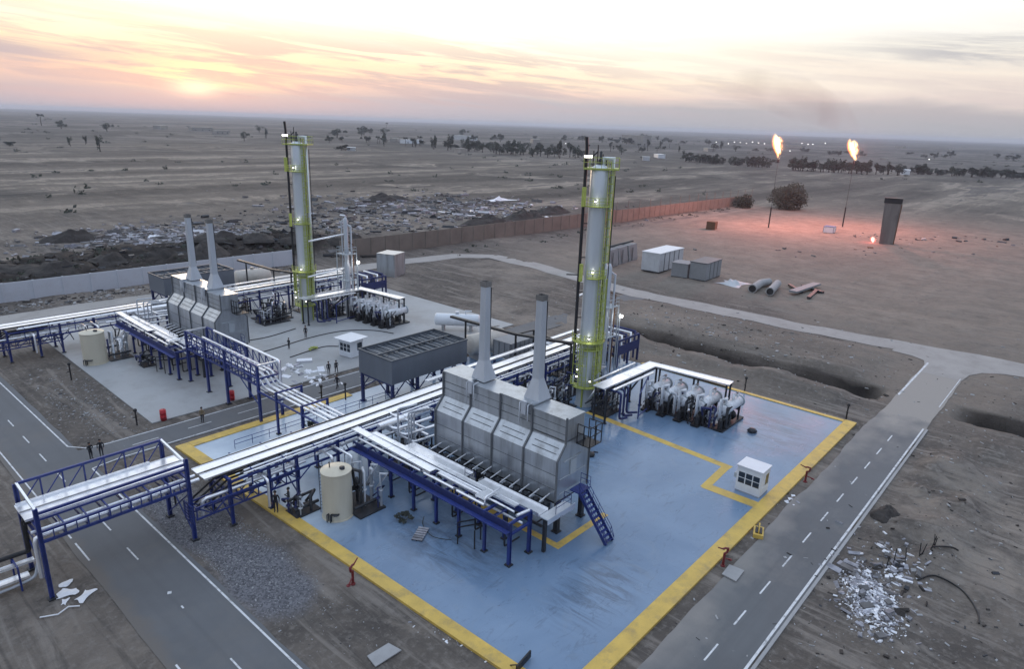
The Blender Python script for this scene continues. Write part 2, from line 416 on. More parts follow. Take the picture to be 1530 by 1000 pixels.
    fc = ramp(bands, (.34, (.055, .048, .043)), (.45, (.105, .091, .079)), (.53, (.17, .146, .122)), (.59, (.32, .27, .22)), (.65, (.11, .098, .09)), (.72, (.19, .17, .15)))
    blot = nz(P, .012, 6, .7, .3); fc = mix(mr(blot, .52, .66, 0, .55), fc, (.062, .058, .052))
    c = mix(mr(dist, 235, 330), c, fc)
    c2 = ramp(nz(mp(R(-50), (.0006, .004, 1)), 1.0, 7, .65), (.38, (.040, .040, .038)), (.50, (.080, .075, .070)), (.58, (.17, .152, .138)), (.66, (.075, .07, .066)))
    c = mix(mr(dist, 650, 1100), c, c2)
    at = N('ShaderNodeAttribute'); at.attribute_name = 'soil'; sp = N('ShaderNodeSeparateColor'); link(nt, at.outputs['Color'], sp.inputs[0])
    sandc = ramp(mid, (.35, (.185, .155, .127)), (.65, (.285, .240, .198)))
    sandc = mix(mr(trk2, .52, .62, 0, .6), sandc, (.15, .130, .112)); sandc = mix(mr(trk, .54, .64, 0, .5), sandc, (.33, .29, .25))
    c = mix(mul(sp.outputs[0], mr(big, .2, .6, .45, .95)), c, sandc)
    c = mix(mr(nz(P, .33, 8, .7, 1.6), .54, .66, 0, .5), c, (.105, .094, .085)); c = mix(mr(nz(P, .21, 8, .7, 1.0), .56, .68, 0, .4), c, (.28, .24, .20))
    c = mix(sp.outputs[1], c, ramp(mid, (.35, (.022, .019, .017)), (.7, (.060, .050, .044))))
    vo = N('ShaderNodeTexVoronoi'); vo.inputs['Scale'].default_value = 7.0; link(nt, P, vo.inputs['Vector'])
    c = mix(sp.outputs[2], c, ramp(vo.outputs['Color'], (.2, (.085, .085, .095)), (.8, (.19, .19, .205))))
    link(nt, c, b.inputs['Base Color']); b.inputs['Roughness'].default_value = .95; b.inputs['Specular IOR Level'].default_value = .2
    ad = N('ShaderNodeMath'); ad.operation = 'MULTIPLY_ADD'; link(nt, mid, ad.inputs[0]); ad.inputs[1].default_value = 3.0; link(nt, fine, ad.inputs[2])
    bp = N('ShaderNodeBump'); bp.inputs['Strength'].default_value = 1; bp.inputs['Distance'].default_value = .16; link(nt, ad.outputs[0], bp.inputs['Height']); link(nt, bp.outputs[0], b.inputs['Normal'])
build_ground()

def asphalt(name, col, sandcol, samt, x_sand=None):
    m = mat(name, col, .75, 0, .16, .12, bump=.012, bscale=9, dirt=sandcol, dscale=.10, damt=samt)
    nt = m.node_tree; b = nt.nodes['Principled BSDF']; N = nt.nodes.new
    src = b.inputs['Base Color'].links[0].from_socket
    g = N('ShaderNodeNewGeometry')
    mp = N('ShaderNodeMapping'); mp.inputs['Scale'].default_value = (1.1, .02, 1) if x_sand is None else (.02, 1.1, 1); link(nt, g.outputs['Position'], mp.inputs[0])
    n = N('ShaderNodeTexNoise'); n.inputs['Scale'].default_value = 1; n.inputs['Detail'].default_value = 5; link(nt, mp.outputs[0], n.inputs['Vector'])
    r = N('ShaderNodeMapRange'); link(nt, n.outputs[0], r.inputs[0]); r.inputs[1].default_value = .5; r.inputs[2].default_value = .72; r.inputs[4].default_value = .4
    mx = N('ShaderNodeMix'); mx.data_type = 'RGBA'; link(nt, r.outputs[0], mx.inputs[0]); link(nt, src, mx.inputs[6]); mx.inputs[7].default_value = (*[c * .7 for c in col], 1)
    o = mx.outputs[2]
    if x_sand:
        s = N('ShaderNodeSeparateXYZ'); link(nt, g.outputs['Position'], s.inputs[0])
        n2 = N('ShaderNodeTexNoise'); n2.inputs['Scale'].default_value = .22; n2.inputs['Detail'].default_value = 6; link(nt, g.outputs['Position'], n2.inputs['Vector'])
        a = N('ShaderNodeMath'); a.operation = 'MULTIPLY_ADD'; link(nt, n2.outputs[0], a.inputs[0]); a.inputs[1].default_value = 26; link(nt, s.outputs[0], a.inputs[2])
        r2 = N('ShaderNodeMapRange'); link(nt, a.outputs[0], r2.inputs[0]); r2.inputs[1].default_value = x_sand + 10; r2.inputs[2].default_value = x_sand + 18
        # sand drifting in from the pad side
        a2 = N('ShaderNodeMath'); a2.operation = 'MULTIPLY_ADD'; link(nt, n2.outputs[0], a2.inputs[0]); a2.inputs[1].default_value = 6; link(nt, s.outputs[1], a2.inputs[2])
        r3 = N('ShaderNodeMapRange'); link(nt, a2.outputs[0], r3.inputs[0]); r3.inputs[1].default_value = 19.0; r3.inputs[2].default_value = 21.0; r3.inputs[4].default_value = .55
        mxx = N('ShaderNodeMath'); mxx.operation = 'MAXIMUM'; link(nt, r2.outputs[0], mxx.inputs[0]); link(nt, r3.outputs[0], mxx.inputs[1])
        m2 = N('ShaderNodeMix'); m2.data_type = 'RGBA'; link(nt, mxx.outputs[0], m2.inputs[0]); link(nt, o, m2.inputs[6]); m2.inputs[7].default_value = (*sandcol, 1); o = m2.outputs[2]
    link(nt, o, b.inputs['Base Color'])
    return m
ROADM = asphalt('asphalt', (.115, .120, .127), (.16, .148, .135), .6)
def drift(m, xy, pos, w, col, amt):
    nt = m.node_tree; b = nt.nodes['Principled BSDF']; N = nt.nodes.new; src = b.inputs['Base Color'].links[0].from_socket; g = N('ShaderNodeNewGeometry'); s = N('ShaderNodeSeparateXYZ'); link(nt, g.outputs['Position'], s.inputs[0])
    n = N('ShaderNodeTexNoise'); n.inputs['Scale'].default_value = .35; n.inputs['Detail'].default_value = 8; n.inputs['Roughness'].default_value = .7; link(nt, g.outputs['Position'], n.inputs['Vector'])
    a = N('ShaderNodeMath'); a.operation = 'MULTIPLY_ADD'; link(nt, n.outputs[0], a.inputs[0]); a.inputs[1].default_value = 2.6; link(nt, s.outputs[xy], a.inputs[2])
    r = N('ShaderNodeMapRange'); link(nt, a.outputs[0], r.inputs[0]); r.inputs[1].default_value = pos + w + 1.3; r.inputs[2].default_value = pos + 1.3; r.inputs[4].default_value = amt
    mx = N('ShaderNodeMix'); mx.data_type = 'RGBA'; link(nt, r.outputs[0], mx.inputs[0]); link(nt, src, mx.inputs[6]); mx.inputs[7].default_value = (*col, 1); link(nt, mx.outputs[2], b.inputs['Base Color'])
drift(ROADM, 0, 13.2, .9, (.135, .122, .110), .95)
ROAD2 = asphalt('sandy_asphalt', (.118, .124, .130), (.30, .278, .252), .45, 94)
TRACKM = mat('packed_dirt_track', (.345, .325, .305), .9, 0, .12, .2, bump=.02, bscale=4, dirt=(.20, .185, .17), dscale=.3, damt=.5)

def ribbon(name, pts, w, z, m, wob=0.0):
    n = len(pts); P = [Vector((p[0], p[1], 0)) for p in pts]; mb = MB(); vs = []
    for i, p in enumerate(P):
        d = (P[min(i + 1, n - 1)] - P[max(i - 1, 0)]).normalized(); s = Vector((-d.y, d.x, 0))
        ww = w if isinstance(w, (int, float)) else w[i]
        a = ww / 2 + wob * fb(p.x, p.y, .15, 3, 1.7); c = ww / 2 + wob * fb(p.x, p.y, .15, 3, 5.7)
        vs += [p + s * a + Vector((0, 0, z)), p - s * c + Vector((0, 0, z))]
    mb.add(vs, [(2 * i, 2 * i + 1, 2 * i + 3, 2 * i + 2) for i in range(n - 1)])
    o = mb.build(name, m); o['kind'] = 'structure'; return o
def dense(pts, step=2.0):
    out = []
    for (a, b) in zip(pts, pts[1:]):
        L = math.hypot(b[0] - a[0], b[1] - a[1]); k = max(1, int(L / step))
        out += [(a[0] + (b[0] - a[0]) * i / k, a[1] + (b[1] - a[1]) * i / k) for i in range(k)]
    return out + [pts[-1]]
ribbon('road', dense([(16.2, -60), (16.2, 135)], .7), 6.5, .012, ROADM, .16)
ribbon('cross_road', dense([(19.3, 76.9), (60, 76.6), (90, 76.0), (131, 76)]), 5.2, .016, ROADM, .25)
ribbon('service_road', dense([(-60, 15.0), (131, 15.0)], .8), 6.0, .018, ROAD2, .35)
ribbon('dirt_track', dense([(-30, 143), (60, 142), (113, 138.5), (131, 136), (139, 129), (138, 112), (132, 80), (132.5, 40), (135.4, 12), (139, -50)], 3), 6.2, .024, TRACKM, .9)
jn = MB(); P_ = [(121, 12.0), (125, 11.6), (128, 10.2), (130, 7.6), (131.4, 3.0), (137.5, 1.0), (137, 24), (129.8, 24), (129.3, 20.6), (128.0, 18.6), (125, 17.9), (121, 17.9)]
jn.add([(x, y, .030) for x, y in P_], [tuple(range(len(P_)))]); jn.build('road_junction', TRACKM)['kind'] = 'structure'
mk = MB()
def mline(x0, y0, x1, y1, w=.16, z=.032):
    d = Vector((x1 - x0, y1 - y0, 0)).normalized(); s = Vector((-d.y, d.x, 0)) * w / 2
    a, b = Vector((x0, y0, z)), Vector((x1, y1, z)); mk.add([a + s, a - s, b - s, b + s], [(0, 1, 2, 3)])
mline(19.05, -40, 19.05, 74.2); mline(18.9, 81.4, 18.6, 134); mline(19.05, 74.2, 22, 74.7); mline(18.9, 81.4, 20.2, 79.6); mline(20.2, 79.6, 22.3, 79.2)
for a, b in ((-20, 28), (33, 41), (57.5, 61), (62, 134)): mline(13.45, a, 13.45, b, .14)
for k in range(-4, 22):
    y0 = 36.5 + k * 6.1
    if k in (1, 2): continue
    mline(16.25, y0, 16.25, y0 + 2.4, .13)
mline(16.25, 46.2, 16.25, 46.6, .13); mline(16.2, 48.6, 16.35, 48.9, .3)
mline(22, 74.7, 60, 74.2); mline(22.3, 79.2, 58, 78.9)
for k in range(6): mline(24 + k * 6.2, 76.9, 26.8 + k * 6.2, 76.85, .12)
mline(-30, 12.2, 96, 12.3, .2); mline(106, 12.35, 122, 12.3, .12); mline(107, 17.75, 127, 17.8, .3)
for k in range(-5, 11): mline(40.2 + k * 4.95 - 1.2, 14.75, 40.2 + k * 4.95 + 1.0, 14.75, .14)
mk.build('road_markings', WPAINT)['kind'] = 'structure'
ed = MB(); ed.box(-30, 11.75, -.1, 96, 12.0, .07); 
ed.build('road_edge_kerb', CONC)['kind'] = 'structure'

# blue pad: painted concrete slab, wet-looking, with stains, painted contact shade and painted glare
def pad_mat():
    m = bpy.data.materials.new('blue_pad_paint'); m.use_nodes = True; nt = m.node_tree; N = nt.nodes.new; b = nt.nodes['Principled BSDF']
    g = N('ShaderNodeNewGeometry'); P = g.outputs['Position']
    def nz(s, det, ro, dist=0, vec=P):
        n = N('ShaderNodeTexNoise'); n.inputs['Scale'].default_value = s; n.inputs['Detail'].default_value = det; n.inputs['Roughness'].default_value = ro; n.inputs['Distortion'].default_value = dist
        link(nt, vec, n.inputs['Vector']); return n.outputs[0]
    r = N('ShaderNodeValToRGB'); link(nt, nz(.09, 7, .6, .5), r.inputs[0])
    for e, (p, c) in zip(r.color_ramp.elements, ((.3, (.122, .198, .308, 1)), (.7, (.198, .288, .410, 1)))): e.position = p; e.color = c
    o = r.outputs[0]
    # oily runs, plus contact shade painted under rack, heater and exchangers; pale scuffs
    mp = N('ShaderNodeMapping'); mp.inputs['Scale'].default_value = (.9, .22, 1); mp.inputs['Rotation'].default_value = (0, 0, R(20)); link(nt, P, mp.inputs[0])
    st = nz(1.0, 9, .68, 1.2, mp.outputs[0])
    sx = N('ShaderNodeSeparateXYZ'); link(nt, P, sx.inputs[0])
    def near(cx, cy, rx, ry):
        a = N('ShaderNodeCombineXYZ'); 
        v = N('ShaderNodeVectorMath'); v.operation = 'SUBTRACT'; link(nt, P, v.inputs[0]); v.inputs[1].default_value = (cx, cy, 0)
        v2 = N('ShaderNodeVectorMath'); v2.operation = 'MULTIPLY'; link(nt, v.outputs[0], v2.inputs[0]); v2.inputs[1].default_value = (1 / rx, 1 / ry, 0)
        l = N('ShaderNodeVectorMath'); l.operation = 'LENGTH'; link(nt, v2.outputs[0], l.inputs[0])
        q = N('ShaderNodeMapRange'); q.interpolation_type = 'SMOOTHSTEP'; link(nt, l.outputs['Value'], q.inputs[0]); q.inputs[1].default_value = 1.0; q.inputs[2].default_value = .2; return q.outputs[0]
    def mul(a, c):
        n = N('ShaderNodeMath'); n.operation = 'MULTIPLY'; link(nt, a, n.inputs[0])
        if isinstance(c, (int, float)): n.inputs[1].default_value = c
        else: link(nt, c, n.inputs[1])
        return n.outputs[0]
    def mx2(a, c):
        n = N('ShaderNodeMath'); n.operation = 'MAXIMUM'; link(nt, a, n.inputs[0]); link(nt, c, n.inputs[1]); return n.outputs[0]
    stain_shade = mx2(near(81, 27, 11, 9), mx2(near(40, 24.5, 8, 4.5), mx2(mx2(near(36, 38, 6, 9), near(46, 40, 7, 13)), near(58, 42, 11, 9))))
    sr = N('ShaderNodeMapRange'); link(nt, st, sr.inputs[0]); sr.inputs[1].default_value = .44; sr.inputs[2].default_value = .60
    mx = N('ShaderNodeMix'); mx.data_type = 'RGBA'; link(nt, mul(mul(stain_shade, sr.outputs[0]), .55), mx.inputs[0]); link(nt, o, mx.inputs[6]); mx.inputs[7].default_value = (.055, .065, .09, 1); o = mx.outputs[2]
    sc = N('ShaderNodeMapRange'); link(nt, nz(.5, 10, .75, 1.5), sc.inputs[0]); sc.inputs[1].default_value = .60; sc.inputs[2].default_value = .72; sc.inputs[4].default_value = .55
    mx = N('ShaderNodeMix'); mx.data_type = 'RGBA'; link(nt, sc.outputs[0], mx.inputs[0]); link(nt, o, mx.inputs[6]); mx.inputs[7].default_value = (.17, .25, .40, 1); o = mx.outputs[2]
    # scuffs, drag marks and old oil spots over the whole slab
    mpk = N('ShaderNodeMapping'); mpk.inputs['Scale'].default_value = (.35, 1.1, 1); mpk.inputs['Rotation'].default_value = (0, 0, R(-35)); link(nt, P, mpk.inputs[0])
    for vec, s_, lo, hi, am, cc in ((mpk.outputs[0], 1.0, .56, .66, .40, (.075, .105, .15)), (P, .9, .62, .70, .55, (.06, .07, .085)), (P, .27, .52, .68, .35, (.21, .27, .34))):
        k = N('ShaderNodeMapRange'); link(nt, nz(s_, 9, .72, 1.4, vec), k.inputs[0]); k.inputs[1].default_value = lo; k.inputs[2].default_value = hi; k.inputs[4].default_value = am
        mx = N('ShaderNodeMix'); mx.data_type = 'RGBA'; link(nt, k.outputs[0], mx.inputs[0]); link(nt, o, mx.inputs[6]); mx.inputs[7].default_value = (*cc, 1); o = mx.outputs[2]
    # sky glare painted as a pale tone in the north-west bay
    bay_glare = mul(mx2(near(38, 66, 30, 16), near(29, 56, 9, 14)), 1.0); pal = N('ShaderNodeMapRange'); link(nt, nz(.12, 6, .6, .4), pal.inputs[0]); pal.inputs[1].default_value = .25; pal.inputs[2].default_value = .6; pal.inputs[3].default_value = .45
    mx = N('ShaderNodeMix'); mx.data_type = 'RGBA'; link(nt, mul(bay_glare, pal.outputs[0]), mx.inputs[0]); link(nt, o, mx.inputs[6]); mx.inputs[7].default_value = (.60, .68, .74, 1); o = mx.outputs[2]
    link(nt, o, b.inputs['Base Color'])
    rr = N('ShaderNodeMapRange'); link(nt, nz(.14, 6, .6, .8), rr.inputs[0]); rr.inputs[1].default_value = .3; rr.inputs[2].default_value = .7; rr.inputs[3].default_value = .13; rr.inputs[4].default_value = .32
    link(nt, rr.outputs[0], b.inputs['Roughness'])
    bp = N('ShaderNodeBump'); bp.inputs['Distance'].default_value = .01; bp.inputs['Strength'].default_value = .6; link(nt, nz(1.4, 5, .6), bp.inputs['Height']); link(nt, bp.outputs[0], b.inputs['Normal'])
    return m
PZ = .10
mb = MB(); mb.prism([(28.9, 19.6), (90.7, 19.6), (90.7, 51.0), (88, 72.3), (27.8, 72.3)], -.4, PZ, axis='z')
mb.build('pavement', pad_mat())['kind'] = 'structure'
kb = MB()
kb.prism([(27.05, 73.0), (28.5, 19.1), (29.6, 19.1), (29.57, 20.45), (28.45, 71.7), (28.45, 73.0)], -.3, PZ + .10, axis='z'); kb.box(29.62, 19.1, -.3, 91.2, 20.5, PZ + .10); kb.box(28.48, 71.7, -.3, 50, 73.0, PZ + .10); kb.box(90.4, 20.55, -.3, 91.1, 51.2, PZ + .09)
kb.build('kerb', YEL)['kind'] = 'structure'
yl = MB()
def yline(pts, w, z=PZ + .006):
    for (a, b) in zip(pts, pts[1:]):
        d = (Vector(b) - Vector(a)).normalized(); s = Vector((-d.y, d.x)) * w / 2; e = d * w / 2
        p = [Vector(a) - e + s, Vector(a) - e - s, Vector(b) + e - s, Vector(b) + e + s]
        yl.add([(q.x, q.y, z) for q in p], [(0, 1, 2, 3)])
yline([(68.7, 45.6), (67.6, 26.2)], 1.0); yline([(67.2, 26.2), (61.9, 25.9)], .9, PZ + .010); yline([(61.9, 25.5), (62.0, 20.6)], 1.3, PZ + .014)
yline([(42.5, 44), (42.4, 30.6)], .7, PZ + .006); yline([(42.7, 30.6), (49.5, 30.5)], .7, PZ + .010)
yl.build('pavement_markings', YEL)['kind'] = 'structure'
PADC = mat('pale_concrete_slab', (.34, .35, .355), .6, 0, .10, .12, bump=.008, bscale=4, dirt=(.19, .18, .165), dscale=.07, damt=.75)
mb = MB(); mb.prism([(27.8, 81.2), (58, 80.4), (92, 79.6), (92, 133), (28.6, 134)], -.4, .08, axis='z')
mb.build('concrete_pavement', PADC)['kind'] = 'structure'

# ------------------------------------------------------------------ fired heaters
def point_light(name, loc, col, watts, parent=None, rad=.25):
    l = bpy.data.lights.new(name, 'POINT'); l.color = col; l.energy = watts; l.shadow_soft_size = rad
    o = bpy.data.objects.new(name, l); COL.objects.link(o); o.location = loc
    if parent: o.parent = parent
    return o
def railing(mb, pts, z, h=1.05, r=.028, step=1.5, closed=False, mi=0):
    P = [Vector((p[0], p[1], z if len(p) < 3 else p[2])) for p in pts]
    if closed: P.append(P[0])
    for a, b in zip(P, P[1:]):
        for k in (h, h * .55): mb.tube([a + Vector((0, 0, k)), b + Vector((0, 0, k))], r, 5, mi)
        n = max(1, round((b - a).length / step))
        for i in range(n + 1):
            q = a.lerp(b, i / n); mb.tube([q, q + Vector((0, 0, h))], r, 5, mi)
def make_heater():
    t = thing('fired_heater', 'grey clad heater with two tall stacks standing over the blue pad', 'furnace', (46, 40, PZ))
    prof = [(-2.4, 3.3), (-2.4, 7.4), (-1.3, 8.7), (-1.3, 9.0), (1.3, 9.0), (1.3, 8.7), (2.4, 7.4), (2.4, 3.3)]
    mb = MB(); mb.prism(prof, -8, 8); mb.build('radiant_box', CLAD, t)
    for y0, y1, top, dx in ((4.05, 8, 11.45, 0), (.05, 3.95, 11.2, -.03), (-3.95, -.05, 11.35, 0), (-8, -4.05, 11.1, -.02)):
        mb = MB(); mb.box(-1.28 + dx, y0, 8.9, 1.28, y1, top - .12); mb.box(-1.38 + dx, y0 - .02, top - .12, 1.38, y1 + .02, top)
        mb.build('convection_box', CLAD, t)
    for y in (-8, -4, 0, 4, 8):
        mb = MB(); w = .09
        for (a, b) in zip([(-2.43, 3.3), (-2.43, 7.41), (-1.33, 8.72), (-1.33, 11.3)], [(-2.43, 7.41), (-1.33, 8.72), (-1.33, 11.3)]):
            mb.bar((a[0] - .03, y, a[1]), (b[0] - .03, y, b[1]), .16, .14)
        if y in (-8, 8):
            s = -.06 if y < 0 else .06
            m2 = MB(); m2.bar((2.43, y + s, 3.3), (2.43, y + s, 7.41), .1); m2.bar((2.43, y + s, 7.41), (1.33, y + s, 8.72), .1); m2.build('corner_strip', SEAM, t)
        mb.build('rib', SEAM, t)
    mb = MB()
    for z in (4.5, 5.9): mb.box(-2.425, -7.9, z, -2.39, 7.9, z + .05)
    for z in (9.55, 10.3): mb.box(-1.325, -7.9, z, -1.29, 7.9, z + .05)
    for k in range(4):
        for u in (.33, .66):
            x, z = -2.4 + 1.1 * u, 7.4 + 1.3 * u; mb.bar((x - .02, -7.5 + 4 * k, z + .02), (x - .02, -4.7 + 4 * k, z + .02), .05)
    mb.build('cladding_seam', SEAM, t)
    mb = MB()
    for z in (3.9, 5.4): mb.box(-2.0, -8.05, z, 2.0, -7.99, z + .06)
    mb.box(-.5, -8.09, 5.4, .4, -7.99, 6.9); mb.box(-1.5, -8.07, 7.0, 1.2, -7.99, 7.12)
    mb.build('access_door', SKIRT, t)
    for y in (3.9, -3.1):
        mb = MB()
        b, tp = .92, .40
        vs = [(.4 + sx * b, y + sy * b, 11.3) for sx, sy in ((-1, -1), (1, -1), (1, 1), (-1, 1))] + [(.4 + sx * tp, y + sy * tp, 13.3) for sx, sy in ((-1, -1), (1, -1), (1, 1), (-1, 1))]
        mb.add(vs, [(0, 1, 5, 4), (1, 2, 6, 5), (2, 3, 7, 6), (3, 0, 4, 7), (3, 2, 1, 0), (4, 5, 6, 7)])
        s = mb.build('stack', STACKM, t)
        mb = MB(); q = .34
        vs = [(.4 + sx * tp, y + sy * tp, 13.3) for sx, sy in ((-1, -1), (1, -1), (1, 1), (-1, 1))] + [(.4 + sx * q, y + sy * q, 21.0) for sx, sy in ((-1, -1), (1, -1), (1, 1), (-1, 1))]
        mb.add(vs, [(0, 1, 5, 4), (1, 2, 6, 5), (2, 3, 7, 6), (3, 0, 4, 7)]); mb.build('flue', STACKM, s)
        mb = MB(); mb.box(.4 - .40, y - .40, 20.8, .4 + .40, y - .35, 21.3); mb.box(.4 - .40, y + .35, 20.8, .4 + .40, y + .40, 21.3); mb.box(.4 - .40, y - .35, 20.8, .4 - .35, y + .35, 21.3); mb.box(.4 + .35, y - .35, 20.8, .4 + .40, y + .35, 21.3)
        mb.box(.4 - .34, y - .34, 21.0, .4 + .34, y + .34, 21.04)
        mb.build('stack_rim', SOOT, s)
        mb = MB(); mb.tube([(-.9, y - .5, 11.35), (-1.55, y - .5, 11.2), (-1.55, y - .5, 9.6)], .06, 6); mb.tube([(-.9, y + .5, 11.35), (-1.55, y + .5, 11.2), (-1.55, y + .5, 9.2)], .06, 6); mb.box(-1.62, y - .28, 10.2, -1.36, y + .28, 11.5)
        mb.build('damper_linkage', STACKM, s)
        mb = MB(); mb.box(.4 + .38, y - .38, 13.8, .4 + .46, y - .28, 20.7); mb.build('drain_pipe', DARK, s)
    for x in (-1.9, 1.9):
        for y in (-7.9, -4, 0, 4, 7.9):
            mb = MB(); mb.box(x - .2, y - .24, 0, x + .2, y + .24, 3.3); mb.box(x - .35, y - .35, 0, x + .35, y + .35, .12); mb.build('leg', DARK, t)
    mb = MB(); mb.box(-2.3, -7.9, 3.05, 2.3, 7.9, 3.28)
    for y in range(-7, 8, 2): mb.box(-2.4, y - .1, 2.85, 2.4, y + .1, 3.05)
    mb.build('floor_frame', DARK, t)
    for i in range(13):
        y = -7.3 + i * 1.2
        mb = MB(); mb.tube([(-2.45, y, 3.95), (-3.9, y, 3.72)], .07, 6); b = mb.build('burner', WHITE, t)
        mb = MB(); mb.box(-3.3, y - .28, 2.5, -2.62, y + .3, 3.25); mb.tube([(-3.05, y + .1, 2.5), (-3.05, y + .1, 1.6), (-4.2, y + .1, 1.6)], .07, 6); mb.tube([(-3.5, y - .2, 2.2), (-3.5, y - .2, 3.7)], .05, 6); mb.build('burner_valve', DARK, b)
    mb = MB(); mb.tube([(-4.25, -8, 1.7), (-4.25, 9, 1.7)], .14); mb.tube([(-3.6, -8, 2.15), (-3.6, 9, 2.15)], .10); mb.build('fuel_manifold', DARK, t)
    for y0, y1 in ((-8.6, -.9), (.6, 9.6)):
        mb = MB(); mb.box(-5.5, y0, 3.55, -4.3, y1, 3.70); mb.box(-5.56, y0, 3.5, -5.5, y1, 3.86); mb.box(-4.3, y0, 3.5, -4.24, y1, 3.86); mb.build('walkway', WHITE, t)
    mb = MB(); mb.box(-5.5, -9.55, 3.5, -2.0, -8.65, 3.6); mb.box(-5.5, -9.62, 3.1, -1.6, -9.56, 3.62); mb.build('end_walkway', WHITE, t)
    for y in (-9, -4.5, 0.1, 4.5, 9):
        mb = MB(); mb.box(-5.25, y - .14, 0, -4.95, y + .14, 3.52); mb.build('walkway_post', DARK, t)
    mb = MB(); railing(mb, [(-4.3, -9.5), (-2.1, -9.5), (-2.1, -8.7)], 3.6); railing(mb, [(-5.5, .5), (-5.5, -.9)], 3.7); mb.build('handrail', DARKBLUE, t)
    # landing and the blue stair at the end
    st = MB(); st.box(-.6, -9.3, 3.9, 1.1, -8.2, 4.0)
    railing(st, [(1.1, -8.2), (1.1, -9.3)], 4.0)
    for x in (-.55, .55): st.bar((x, -9.3, 3.95), (x, -12.5, .05), .08, .32)
    for i in range(11):
        u = (i + .5) / 11; st.box(-.5, -9.3 - 3.2 * u - .14, 3.95 - 3.9 * u, .5, -9.3 - 3.2 * u + .14, 3.99 - 3.9 * u)
    for x in (-.58, .58):
        for k in (.55, 1.0): st.tube([(x, -9.2, 4.0 + k), (x, -12.2, .45 + k), (x, -12.6, .2 + k * .3)], .03, 5)
        for i in range(5):
            u = i / 4; st.tube([(x, -9.3 - 2.9 * u, 4 - 3.6 * u), (x, -9.3 - 2.9 * u, 5 - 3.6 * u)], .028, 5)
    st.build('stair', BLUE, t)
    pl = MB(); pl.box(.2, -9.5, 8.3, 2.0, -8.02, 8.38); railing(pl, [(.2, -8.1), (.2, -9.5), (2.0, -9.5), (2.0, -8.1)], 8.38, 1.9, .05, .9); pl.build('end_platform', BLACK, t)
    return t
heater = make_heater()
clone(heater, (44.2, 100.6, .08), 'grey clad heater with two tall stacks standing over the pale concrete pad')
tag(heater, group='twin heaters')
for o in bpy.data.objects:
    if o.name.startswith('fired_heater'): o['group'] = 'twin heaters'

